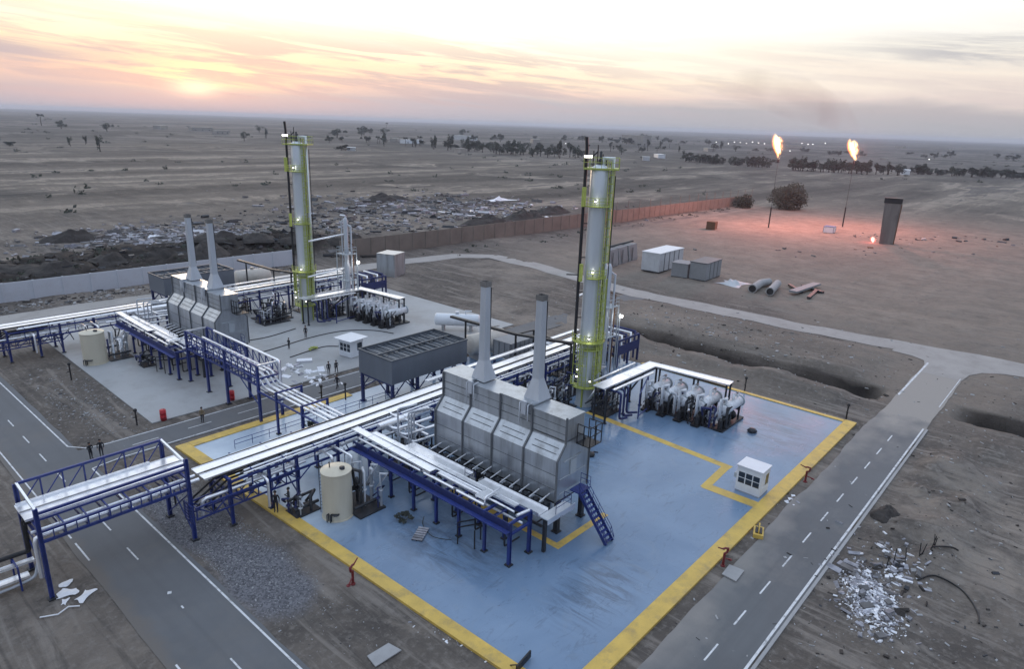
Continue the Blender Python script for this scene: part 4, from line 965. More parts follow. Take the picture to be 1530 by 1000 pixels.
b1 = bridge('pipe_bridge', 'blue truss bridge carrying white pipes over the marked road', (15.4, 57, 5), 10.0, 20.9, 54.4, 59.5, 5.0, 7.85, 'x', [(9.9, 54.4, 7.8), (20.8, 54.3, 7.9), (20.9, 59.6, 7.9), (9.9, 59.6, 7.8)], 'pipe bridges over the roads')
b1.tray([(9.5, 58.35, 6.2), (21.6, 58.2, 6.2)], 1.35); b1.tray([(9.5, 56.75, 6.2), (21.6, 56.6, 6.2)], 1.3); b1.tray([(9.6, 58.95, 6.3), (19.5, 58.9, 6.3)], .25)
b1.pipe([(9.6, 54.8, 1.9), (9.6, 54.8, 5.35), (21.9, 54.8, 5.35)], .17); b1.pipe([(9.6, 55.6, 5.4), (21.9, 55.6, 5.4)], .14); b1.pipe([(9.6, 57.5, 5.3), (21.5, 57.5, 5.3)], .12, BLACK)
b1.beams([((9.9, 54.4, .8), (9.9, 59.6, 4.4)), ((20.85, 54.4, .5), (20.85, 59.6, 4.6)), ((20.85, 59.6, .5), (20.85, 54.4, 4.6)), ((9.9, 54.4, 4.3), (9.9, 59.6, 4.3)), ((20.85, 54.4, 4.6), (20.85, 59.6, 4.6))], .1, .1, name='brace')
b1.beams([((20.6, 53.6, 2.0), (20.6, 55.2, 2.0)), ((20.6, 53.6, 2.6), (20.6, 55.2, 2.6)), ((20.6, 53.6, 3.2), (20.6, 55.2, 3.2)), ((20.6, 53.6, 3.6), (20.6, 55.2, 3.6)), ((20.6, 53.6, 1.9), (20.6, 53.6, 3.7)), ((20.6, 54.4, 1.9), (20.6, 54.4, 3.7)), ((20.6, 55.2, 1.9), (20.6, 55.2, 3.7)), ((20.6, 53.6, 2.3), (20.6, 55.2, 2.3)), ((20.6, 53.6, 2.9), (20.6, 55.2, 2.9))], .1, .16, name='ladder_panel')
b1.pipe([(10.4, 58.2, 5.4), (9.75, 58.2, 5.4), (9.75, 58.3, 2.45), (9.2, 58.6, 2.35), (-20, 60.4, 2.35)], .2, BLACK)
b1.tray([(9.9, 58.0, 1.75), (-20, 59.6, 1.75)], .5); b1.tray([(9.3, 57.4, .95), (-20, 58.6, .95)], .75); b1.pipe([(9.9, 57.0, 1.9), (9.6, 57.0, .8), (8.2, 57.2, .5), (-20, 58, .5)], .12, STACKM)
b1.beams([((8.6, 57, .02), (8.6, 57, 2.1)), ((8.6, 58.9, .02), (8.6, 58.9, 2.1)), ((8.6, 57, 2.1), (8.6, 58.9, 2.1))], .12, .12, name='support')
b2 = bridge('pipe_bridge', 'blue truss bridge carrying pipes across the cross road between the two pads', (38.6, 80, 5), 37.1, 40.0, 72.4, 91.5, 4.9, 7.4, 'y', [(37.1, 72.4, 7.4), (40.0, 72.4, 7.4), (37.1, 80.6, 7.4), (40.0, 80.4, 7.4), (37.1, 86, 7.4), (40, 86, 7.4), (37.1, 91.5, 7.4), (40, 91.5, 7.4)], 'pipe bridges over the roads')
for x, q in ((37.6, .14), (38.3, .2), (39.0, .12), (39.6, .16)): b2.pipe([(x, 92, 5.9), (x, 73.5, 5.9), (x, 72.0, 4.7), (x, 57.6, 4.7)], q)
b2.tray([(38.4, 91, 6.3), (38.4, 73, 6.3)], .35); b2.pipe([(39.9, 89, 7.5), (39.9, 72.2, 7.5), (39.9, 72.2, 2.0)], .16)
for i in range(7):
    y = 75 + i * 1.4; b2.pipe([(37.7, y, 5.9), (37.7, y, 6.7), (38.6, y + .3, 6.7), (38.6, y + .3, 5.7)], .09)
for y in (68.0, 62.6):
    for x in (36.9, 40.2): b2.post(x, y, 5.3, .24)
    b2.beams([((36.9, y, 5.3), (40.2, y, 5.3)), ((36.9, y, 4.3), (40.2, y, 4.3))], .15, .2)
b2.beams([((36.9, 72.4, 4.3), (36.9, 57.9, 4.3)), ((40.2, 72.4, 4.3), (40.2, 57.9, 4.3))], .14, .2); b2.beams([((37.1, 72.4, 2.2), (37.1, 77, 4.9)), ((40.0, 72.4, 2.0), (37.1, 72.4, 4.6))], .1, .1, name='brace')

def skid_rack():
    r = Rack('exchanger_tray_rack', 'white covered tray on dark posts reaching the exchangers on the blue pad', 'pipe rack', (76, 42, PZ), 'tray racks at the exchangers')
    r.tray([(66.5, 43.2, 4.95), (79.2, 43.0, 4.95), (80.2, 32.0, 4.95)], 1.7); r.tray([(67.5, 41.6, 4.8), (76.8, 41.4, 4.8)], .35); r.tray([(68, 44.9, 4.9), (78, 45.0, 4.9)], .3)
    for x, y in ((67.2, 42.4), (67.2, 44.1), (71.5, 42.4), (71.5, 44.1), (75.7, 42.4), (75.7, 44.1), (79.4, 42.4), (80.8, 42.6), (79.9, 37), (81.2, 37), (79.8, 32.4), (81, 32.4)): r.post(x, y, 4.8, .2, m=DARK)
    r.beams([((67.2, 42.4, 4.6), (79.5, 42.4, 4.6)), ((67.2, 44.1, 4.6), (79.5, 44.1, 4.6)), ((79.5, 42.6, 4.6), (79.5, 32.2, 4.6)), ((81, 42.6, 4.6), (81, 32.2, 4.6)), ((71.5, 42.4, 2.4), (75.7, 42.4, 4.5))], .14, .2, DARK)
    for x in (68, 69.2, 70.4): r.pipe([(x, 42.6, 4.5), (x, 40.8 + (x - 68) * .2, 4.5), (x, 40.8 + (x - 68) * .2, 1.0), (x + 1.5, 40.6, .8)], .15, DARKBLUE)
    r.beams([((76.6, 42.0, PZ), (76.6, 42.0, 4.2)), ((71.6, 40.2, PZ), (71.6, 40.2, 3.6)), ((71.6, 40.2, 3.6), (76.6, 42, 4.2)), ((71.6, 40.2, .5), (76.2, 40.9, .5))], .12, .12, BLUE, 'guard_rail')
    return r
RC = skid_rack()
def make_exchanger():
    t = thing('heat_exchanger', 'white horizontal exchanger drum with dark pump below on the blue pad skid', 'heat exchanger', (78.0, 41, PZ), 0, 'white exchangers on the blue pad')
    mb = MB(); mb.drum((0, 0, 2.45), 'x', 4.9, .68); mb.build('shell', LAGGING, t)
    for x in (-2.2, 2.25):
        mb = MB(); mb.lathe([(.80, x - .12), (.80, x + .12)], (0, 0, 2.45), 18, axis='x'); mb.lathe([(.7, x - .12), (.80, x - .12)], (0, 0, 2.45), 18, axis='x'); mb.lathe([(.80, x + .12), (.7, x + .12)], (0, 0, 2.45), 18, axis='x'); mb.build('flange', SKIRT, t)
    for x in (-1.4, 1.4):
        mb = MB(); mb.box(x - .12, -.6, .25, x + .12, -.4, 2.1); mb.box(x - .12, .4, .25, x + .12, .6, 2.1); mb.box(x - .14, -.62, 1.5, x + .14, .62, 2.0); mb.build('saddle', DARK, t)
    mb = MB(); mb.box(-2.6, -.8, 0, 2.6, .8, .25); mb.build('base_frame', DARK, t)
    mb = MB(); mb.lathe([(.001, -.9), (.5, -.9), (.5, .9), (.001, .9)], (-1.6, 0, 1.0), 12, axis='x'); mb.box(-2.5, -.45, .25, -.7, .45, .7); mb.lathe([(.001, 0), (.62, 0), (.62, .35), (.001, .35)], (.2, 0, 1.0), 14, axis='x'); mb.build('pump', BLACK, t)
    mb = MB(); mb.tube([(-1.9, 0, 3.0), (-1.9, 0, 3.9), (-2.9, .2, 3.9), (-2.9, .2, 1.2), (-1.9, .2, 1.0)], .17, 8); mb.build('inlet_pipe', LAGGING, t); mb = MB(); mb.tube([(.3, 0, 1.5), (.3, 0, 3.8), (1.6, 0, 3.8), (1.6, 0, 3.0)], .16, 8); mb.build('outlet_pipe', LAGGING, t)
    mb = MB(); mb.lathe([(.3, .3), (.3, 1.3), (.2, 1.6), (.001, 1.65)], (-3.3, -.2, 0), 10); mb.box(-3.8, -.6, .05, -2.7, .4, .3); mb.build('motor', BLACK, t)
    mb = MB(); mb.tube([(-2.7, -.7, .3), (-2.7, -.7, 2.6), (-2.2, -.7, 2.9)], .12, 6); mb.lathe([(.3, 0), (.3, .08), (.001, .08)], (-2.9, .2, 2.3), 10, axis='x'); mb.build('valve', DARK, t)
    return t
ex = make_exchanger(); pos = ['beside the tray rack leg', 'second from the column side', 'at the middle of the row', 'second from the pad kerb side', 'outermost towards the kerb']
ex['label'] = 'white exchanger drum on the blue pad, the one nearest the silver column'
EXL = [(78.0, 38.7, 'white exchanger drum on the blue pad, second from the silver column'), (78.1, 36.3, 'white exchanger drum in the middle of the row on the blue pad'), (78.3, 33.9, 'white exchanger drum on the blue pad, last but one before the kerb'), (79.2, 31.2, 'white exchanger drum at the kerb end of the blue pad row')]
for x, y, l in EXL: clone(ex, (x, y, PZ), l)
for i, l in enumerate(('first from the far column', 'second from the far column', 'in the middle', 'fourth from the far column', 'last towards the cross road')):
    clone(ex, (75.4 + .1 * i, 103.0 - 2.2 * i, .08), 'white exchanger drum on the pale concrete pad, ' + l, group='white exchangers on the pale pad')

# second set of racks for the far heater
def far(r, loc, label): return clone(r.t, loc, label)
far(RA, (42.8, 118.2, .08), 'long blue rack with two broad white trays crossing the pale concrete pad')
far(RB, (37.6, 105.2, .08), 'blue rack carrying white pipes along the front of the far heater')
far(RC, (72.6, 103.6, .08), 'white covered tray on dark posts reaching the exchangers on the pale pad')

def make_drum(name, label, loc, rz, L, r, m, group=None):
    t = thing(name, label, 'drum', loc, rz, group); z = r + .9
    mb = MB(); mb.drum((0, 0, z), 'x', L, r, 24); mb.build('shell', m, t)
    for x in (-L * .33, L * .33):
        mb = MB(); mb.box(x - .25, -r * .75, 0, x + .25, r * .75, z - r * .6); mb.build('saddle', CONC, t)
    mb = MB(); mb.lathe([(.35, z + r - .05), (.35, z + r + .35), (.42, z + r + .35), (.42, z + r + .42), (.001, z + r + .42)], seg=12); mb.build('nozzle', m, t); mb = MB(); mb.tube([(1.5, 0, z + r - .1), (1.5, 0, z + r + .6), (2.6, 0, z + r + .6)], .12, 6); mb.build('vent_line', m, t)
    return t
d0 = make_drum('horizontal_drum', 'cream horizontal drum on saddles right behind the air cooler', (75.0, 70.6, .05), R(-8), 6.6, 1.65, DRUMM, 'cream drums')
clone(d0, (70.8, 136.6, 0), 'cream horizontal drum in front of the white wall beyond the far heater')
make_drum('horizontal_drum', 'white horizontal vessel on the far edge of the pale pad', (81.5, 84.0, .08), R(-50), 7.5, 1.1, CABINW)
def make_gantry():
    t = thing('black_gantry', 'black elevated catwalk beam on thin posts near the near column', 'gantry', (71, 61, .05), 0, 'black catwalk gantries')
    P = [Vector((-.9, 12.6, 7)), Vector((-.4, -.2, 7)), Vector((2.2, -8.6, 7))]
    mb = MB()
    for a, b in zip(P, P[1:]): mb.bar(a, b, .55, .3)
    mb.build('beam', BLACK, t)
    for x, y in ((-.2, -.2), (3.4, -.6), (-.8, 9.5), (2.2, -8.4), (1.0, -4.5)):
        mb = MB(); mb.box(x - .11, y - .11, 0, x + .11, y + .11, 6.9); mb.build('post', BLACK, t)
    mb = MB(); mb.bar((-.2, -.2, 6.9), (3.4, -.6, 6.9), .16); mb.bar((3.4, -.6, 6.6), (2.2, -8.4, 6.6), .14); mb.build('cross_beam', BLACK, t)
    return t
g = make_gantry(); clone(g, (67.5, 121.5, .05), 'black elevated catwalk beam on thin posts near the far column')
t = thing('panel_cooler', 'small grey panelled box on legs behind the near heater stacks', 'air cooler', (74.0, 64.0, .05))
mb = MB(); mb.box(-2.6, -1.8, 2.4, 2.6, 1.8, 4.9); 
mb.build('casing', BOXG, t); mb = MB()
for i in range(6): mb.box(-2.6 + i * 1.02, -1.86, 2.4, -2.52 + i * 1.02, -1.81, 4.9)
for i in range(4): mb.box(-2.67, -1.7 + i * 1.1, 2.4, -2.61, -1.62 + i * 1.1, 4.9)
mb.build('panel_rib', SEAM, t)
for x in (-2.4, 2.4):
    for y in (-1.6, 1.6): mb = MB(); mb.box(x - .14, y - .14, 0, x + .14, y + .14, 2.4); mb.build('leg', DARKBLUE, t)
def make_frame():
    t = thing('steel_valve_frame', 'dark blue open steel frame crowded with valves behind the slim near column', 'steel frame', (89.0, 55.5, 0), 0, 'dark blue valve frames')
    for x in (-3, 0, 3):
        for y in (-2.6, 2.6): mb = MB(); mb.box(x - .14, y - .14, 0, x + .14, y + .14, 4.4); mb.build('post', DARKBLUE, t)
    mb = MB()
    for z in (2.2, 4.4):
        for y in (-2.6, 2.6): mb.bar((-3, y, z), (3, y, z), .2, .3)
        for x in (-3, 0, 3): mb.bar((x, -2.6, z), (x, 2.6, z), .2, .3)
    mb.build('beam', DARKBLUE, t)
    for i in range(5): mb = MB(); mb.tube([(-2.8 + i * 1.3, -2.2, .4), (-2.8 + i * 1.3, -2.2, 4.9), (-2.8 + i * 1.3, 2.4, 4.9)], .16, 8); mb.build('pipe', WHITE if i % 2 else DARKBLUE, t)
    for i in range(5): mb = MB(); mb.lathe([(.5, 0), (.5, 1.5), (.001, 1.8)], (-2.4 + i * 1.2, 1.0 - .6 * (i % 2), .2), 10); mb.build('filter_pot', DARK, t)
    mb = MB(); mb.box(-3.1, -2.75, 2.4, 3.1, -2.68, 3.6); mb.build('side_panel', DARKBLUE, t)
    return t
fr = make_frame(); clone(fr, (84.5, 114.5, .08), 'dark blue open steel frame crowded with valves behind the far column')

# manifold clusters with many small risers
def make_manifold(label, loc, seed, n=9, w=2.4, d=2.0, h=3.6, group=None, rz=0):
    t = thing('valve_manifold', label, 'valve manifold', loc, rz, group); q = random.Random(seed)
    mb = MB(); mb.box(-w, -d, 0, w, d, .15); mb.build('base_plate', DARK, t)
    for i in range(n):
        x, y = q.uniform(-w, w), q.uniform(-d, d); hh = h * q.uniform(.5, 1); mb = MB()
        mb.tube([(x, y, .1), (x, y, hh), (x + q.uniform(-1, 1), y + q.uniform(-1, 1), hh), (x + q.uniform(-.3, .3), y + 1, hh * .4)], q.choice((.07, .1, .13)), 7); mb.lathe([(.22, 0), (.22, .12), (.001, .12)], (x, y, hh * .5), 9)
        mb.build('riser_pipe', q.choice((DARK, DARK, WHITE, DARKBLUE, STACKM)), t)
    mb = MB(); mb.tube([(-w, -d * .6, .8), (w, -d * .6, .8)], .16, 8); mb.tube([(-w, d * .4, 1.4), (w, d * .4, 1.4)], .14, 8); mb.build('header_pipe', DARK, t)
    return t
make_manifold('dark pipe manifold standing tight behind the near beige tank', (34.2, 48.6, PZ), 1, 12, 1.5, 2.2, 4.4)
make_manifold('dark pipe manifold standing tight behind the far beige tank', (33.8, 109.2, .08), 2, 12, 1.6, 2.2, 4.2)
make_manifold('low valve manifold at the pad kerb beneath the long near rack', (29.9, 51.6, PZ), 3, 8, 1.3, 1.0, 1.7)
make_manifold('pipe manifold at the foot of the near column', (67.5, 50.5, PZ), 4, 12, 1.6, 2.4, 3.8)
make_manifold('pipe manifold between near column and exchanger trays', (70.6, 44.6, PZ), 5, 10, 1.8, 1.4, 3.2)
make_manifold('pipe manifold at the foot of the far column', (70.3, 107.5, .08), 6, 14, 2.6, 2.2, 3.6)
make_manifold('dark manifold under the far rack behind the far heater', (61.5, 112.5, .08), 7, 14, 3.0, 2.4, 3.2)
make_manifold('manifold below the rack between near heater and column', (60.5, 53.0, PZ), 8, 12, 3.0, 1.6, 3.0)
make_manifold('white and dark manifold at the end of the near heater by the main rack', (44.2, 51.8, PZ), 9, 12, 2.4, 1.4, 3.2)
make_manifold('shiny manifold below the rack in front of the far heater', (35.4, 102.0, .08), 10, 8, .9, .9, 2.0)
make_manifold('manifold behind the slim near column beside the valve frame', (84.5, 57.5, 0), 12, 12, 2.0, 2.0, 3.4)
make_manifold('manifold below the black gantry of the near side', (69.5, 56.2, PZ), 13, 12, 2.6, 1.6, 3.2)

MF = [(63.5, 50.2, 2.6, 1.8, 3.0, 'west of the near column, first of the cluster'), (66.0, 54.6, 2.4, 1.4, 3.6, 'under the trays beside the near column'), (72.5, 52.6, 2.4, 2.0, 3.4, 'just behind the near column skirt'), (76.5, 51.5, 2.4, 2.2, 3.0, 'between the near column and the slim column'), (73.5, 46.8, 1.6, 1.4, 2.6, 'in front of the near column by the tray rack'), (78.5, 58.0, 2.6, 1.5, 4.0, 'at the far end of the long near rack'), (57.0, 56.2, 2.4, 1.4, 3.2, 'under the long near rack behind the heater'), (62.0, 60.5, 2.2, 1.2, 2.8, 'between the air cooler and the long near rack')]
for i, (x, y, w, d, h, l) in enumerate(MF):
    mm = make_manifold('dense pipe manifold ' + l, (x, y, PZ), 60 + i, 16, w, d, h)
    clone(mm, (x - 3.0, y + 60.3, .08), 'dense pipe manifold ' + l.replace('near', 'far'))
mm = make_manifold('tangle of black and white pipes between the exchangers and their pumps on the blue pad', (76.3, 36.0, PZ), 91, 34, .8, 5.6, 3.2)
clone(mm, (73.6, 98.4, .08), 'tangle of black and white pipes between the exchangers on the pale pad')
# pad handrail along the cross road side
t = thing('pad_handrail', 'thin blue handrail beside the long rack near the cross road', 'handrail', (31.5, 68, PZ))
mb = MB()
for k in (.55, 1.05): mb.tube([(0, 0, k), (23, -.4, k)], .035, 5)
mb.build('rail', BLUE, t); 
for i in range(12): mb = MB(); mb.tube([(i * 2.09, -.036 * i, 0), (i * 2.09, -.036 * i, 1.05)], .035, 5); mb.build('post', BLUE, t)

# ------------------------------------------------------------------ walls, containers, yard objects
def make_wall(name, label, x0, y0, x1, y1, h, m, n, post_h=None, pole=0):
    t = thing(name, label, 'wall', (x0, y0, 0), math.atan2(y1 - y0, x1 - x0)); L = math.hypot(x1 - x0, y1 - y0)
    mb = MB(); mb.box(0, -.12, -.5, L, .12, h); mb.build('panel_run', m, t)
    for i in range(n + 1):
        mb = MB(); x = L * i / n; hh = (post_h or h + .05)
        mb.box(x - .18, -.22, -.5, x + .18, .22, hh)
        if pole and i % 2 == 0: mb.box(x - .09, -.09, hh, x + .09, .09, hh + pole)
        mb.build('post', m, t)
    return t
make_wall('boundary_wall', 'white concrete boundary wall in front of the dark earth heaps', -30, 157.8, 90.5, 153.6, 3.7, WWALL, 24)
make_wall('boundary_wall', 'long tan concrete boundary wall with posts beyond the dirt track', 104, 151.8, 230, 147.8, 4.9, TANWALL, 26)
make_wall('boundary_wall', 'far end of the tan wall topped with thin poles, near the round bush', 230.5, 147.7, 352, 143.6, 4.7, TANWALL, 30, None, 3.2)
def make_container(label, loc, rz, L, W, H, m, ribs, roofm=None):
    t = thing('container', label, 'container', loc, rz)
    mb = MB(); mb.box(-L / 2, -W / 2, .25, L / 2, W / 2, H); mb.build('body', m, t)
    mb = MB(); mb.box(-L / 2 - .12, -W / 2 - .12, H, L / 2 + .12, W / 2 + .12, H + .18); mb.build('roof', roofm or m, t)
    for i in range(ribs):
        x = -L / 2 + L * (i + 1) / (ribs + 1); mb = MB(); mb.box(x - .16, -W / 2 - .06, .25, x + .16, -W / 2 - .005, H); mb.build('rib', SEAM, t)
    mb = MB(); mb.box(-L / 2, -W / 2 + .1, 0, L / 2, W / 2 - .1, .25); mb.build('skid_base', DARK, t)
    mb = MB(); mb.box(-L / 2 - .06, -W * .22, .4, -L / 2 - .005, W * .22, H * .8); mb.build('door', m, t)
    return t
make_container('big white container with dark ribs on the sand beside the dirt track', (162.6, 88.4, 0), R(2), 13.6, 5.2, 5.0, BOXW, 4, CABINW)
make_container('low pale grey container between the white and the dark grey ones', (157.3, 79.6, 0), R(8), 4.6, 4.2, 3.6, BOXG, 1)
make_container('grey container with dark open top on the sand beside the dirt track', (160.6, 74.9, 0), R(3), 9.4, 4.4, 4.4, BOXG, 3, COOLTOP)
for i, (x, y, l) in enumerate(((153.5, 100.2, 'grey concrete block unit standing first behind the near column'), (159.4, 100.9, 'grey concrete block unit in the middle of its row behind the near column'), (165.3, 101.4, 'grey concrete block unit last in its row towards the tan wall'))):
    t = thing('concrete_block_unit', l, 'concrete block', (x, y, 0), R(5), 'grey concrete block units'); mb = MB(); mb.prism([(-2.2, 0), (2.2, 0), (2.2, .8), (1.6, 4.6), (-1.6, 4.6), (-2.2, .8)], -2.6, 2.6, axis='x'); mb.build('body', BOXG, t)
    mb = MB(); mb.box(-1.2, -2.3, .3, -.6, -2.22, 4.0); mb.build('slot', SEAM, t); mb = MB(); mb.bar((-2.4, .6, 4.8), (2.4, -.4, 5.2), .5, .4); mb.build('loose_plank', DARK, t)
def pipe_piece(label, pts, r):
    t = thing('concrete_pipe', label, 'concrete pipe', pts[0], 0, 'loose concrete pipes'); o = Vector(pts[0]); mb = MB(); P = [Vector(p) - o for p in pts]
    mb.tube(P, r, 18); d = (P[0] - P[1]).normalized(); mb.tube([P[0], P[0] + d * .4], r * 1.08, 18); mb.build('barrel', CONC, t)
    mb = MB(); mb.tube([P[0] + d * .41, P[0] + d * .43], r * .86, 18); mb.build('bore', BLACK, t)
pipe_piece('grey concrete pipe bend lying on the sand, the longer of two', [G(1124, 437)[:2] + (.95,), G(1136, 429)[:2] + (.95,), G(1148, 427)[:2] + (.95,)], .95)
pipe_piece('grey concrete pipe lying on the sand, the shorter of two', [G(1150, 441)[:2] + (.9,), G(1161, 429)[:2] + (.9,)], .9)
pa, pb = Vector(G(1183, 441)), Vector(G(1221, 428)); pc = (pa + pb) / 2
for i, (x, y, rz, L, l) in enumerate(((pc.x, pc.y, math.degrees(math.atan2(pb.y - pa.y, pb.x - pa.x)), (pb - pa).length * .95, 'broad grey plank topmost on the plank heap'), (165.5, 53.6, 40, 8, 'dark plank slanting under the plank heap'), (162.5, 48.6, 8, 9, 'dark plank lying nearest the dirt track'), (168, 50.5, 60, 7, 'thin dark plank poking out of the plank heap'))):
    mb = MB(); mb.box(-L / 2, -.95 if i == 0 else -.4, 0, L / 2, .95 if i == 0 else .4, .45); o = mb.build('timber_plank', BOXG if i == 0 else DARK, loc=(x, y, .02 + (.50 if i == 0 else .02 * i))); o.rotation_euler = (0, 0, R(rz)); tag(o, l, 'plank', 'loose planks on the sand')
def crumple(name, label, loc, sx, sy, h, m, seed, cat='sheet'):
    n = 7; mb = MB(); q = random.Random(seed); vs = []; fs = []
    for k in (0, 1):
        for j in range(n):
            for i in range(n):
                u, v = i / (n - 1) - .5, j / (n - 1) - .5
                z = h * max(0, (.5 - abs(u)) * (.5 - abs(v)) * 4) * q.uniform(.3, 1) if k else 0
                vs.append((u * sx * (1 + .25 * math.sin(5 * v + seed)), v * sy * (1 + .3 * math.cos(4 * u + seed)), z + .03 * k))
    for k in (0, 1):
        for j in range(n - 1):
            for i in range(n - 1):
                a = k * n * n + j * n + i; f = (a, a + 1, a + n + 1, a + n); fs.append(f if k else f[::-1])
    b = list(range(n)) + [n - 1 + n * j for j in range(1, n)] + [n * n - 1 - i for i in range(1, n)] + [n * (n - 1 - j) for j in range(1, n - 1)]
    for i in range(len(b)): fs.append((b[i], b[(i + 1) % len(b)], b[(i + 1) % len(b)] + n * n, b[i] + n * n))
    mb.add(vs, fs); return tag(mb.build(name, m, loc=loc), label, cat)
crumple('plastic_tarp', 'pale crumpled tarp on the sand beside the grey container', (159.4, 66.8, 0), 6, 6.5, 1.8, BOXW, 3)
crumple('white_tarp', 'long white tarp lying on the plain beyond the tan wall', (248, 227, .1), 15, 8, 2.2, SHEET, 4)
for i, (x, y, sx, sy, rz, l) in enumerate(((11.2, 55.6, .9, .6, 20, 'white sheet scrap closest to the bridge leg'), (10.9, 54.3, 1.3, 1.0, -30, 'largest white sheet lying beside the bridge leg'), (11.7, 53.0, 1.4, .8, 35, 'white rectangular sheet lying nearest the road'), (10.4, 53.3, .7, .4, 60, 'small white strip between the other sheets'))):
    o = crumple('white_sheet', l, (x, y, .03), sx, sy, .12, SHEET, 20 + i); o.rotation_euler.z = R(rz); o['group'] = 'white sheets by the road bridge'
t = MB().tube([(8.6, 52.6, .1), (9.6, 52.0, .12), (10.4, 52.4, .1), (11.0, 51.9, .1)], .05, 6).build('white_cable', SHEET); tag(t, 'white bent strip of cable on the dirt beside the bridge leg', 'cable')
def crate(name, label, cat, loc, s, m, rz=0, m2=None):
    t = thing(name, label, cat, loc, rz); a, b, c = s; mb = MB(); mb.box(-a, -b, 0, a, b, c); mb.build('body', m, t); mb = MB()
    for x in (-a - .06, a - .02): 
        for y in (-b - .06, b - .02): mb.box(x, y, 0, x + .08, y + .08, c + .04)
    mb.box(-a - .08, -b - .08, c + .04, a + .08, b + .08, c + .12); mb.build('frame', m2 or DARK, t); return t
crate('rusty_crate', 'rusty brown crate alone on the reddish sand', 'crate', (244.5, 113.6, 0), (1.6, 1.6, 3.0), RUST, R(10), RUST)
crate('water_tank_stand', 'white and blue tank box on the reddish sand between the flares', 'tank', (278.3, 81.0, 0), (2.0, 1.8, 2.2), CABINW, R(5), BLUE)
crate('steel_shed', 'tall silver metal shed beyond the far exchangers near the dirt track', 'shed', (101.8, 128.0, 0), (2.4, 2.4, 5.4), CLAD, R(20), CLAD)
# chimney slab in the flare field
t = thing('burn_pit_chimney', 'dark sooty slab-like chimney wider at its top beside a small fire', 'chimney', (264.5, 57.5, 0), R(12))
mb = MB(); vs = [(-.9, -2.4, -.5), (.9, -2.4, -.5), (.9, 2.2, -.5), (-.9, 2.2, -.5), (-.9, -2.3, 15.0), (.9, -2.3, 15.0), (.9, 2.9, 15.0), (-.9, 2.9, 15.0)]
mb.add(vs, [(3, 2, 1, 0), (4, 5, 6, 7), (0, 1, 5, 4), (1, 2, 6, 5), (2, 3, 7, 6), (3, 0, 4, 7)]); mb.build('shaft', SOOT, t); mb = MB(); mb.box(-1.05, -2.5, 14.2, 1.05, 3.1, 16.0); mb.build('top_band', BLACK, t)
mb = MB(); mb.bar((-.95, -2.2, 0), (-.95, -2.45, 14), .3, .3); mb.build('edge_strip', RUST, t)

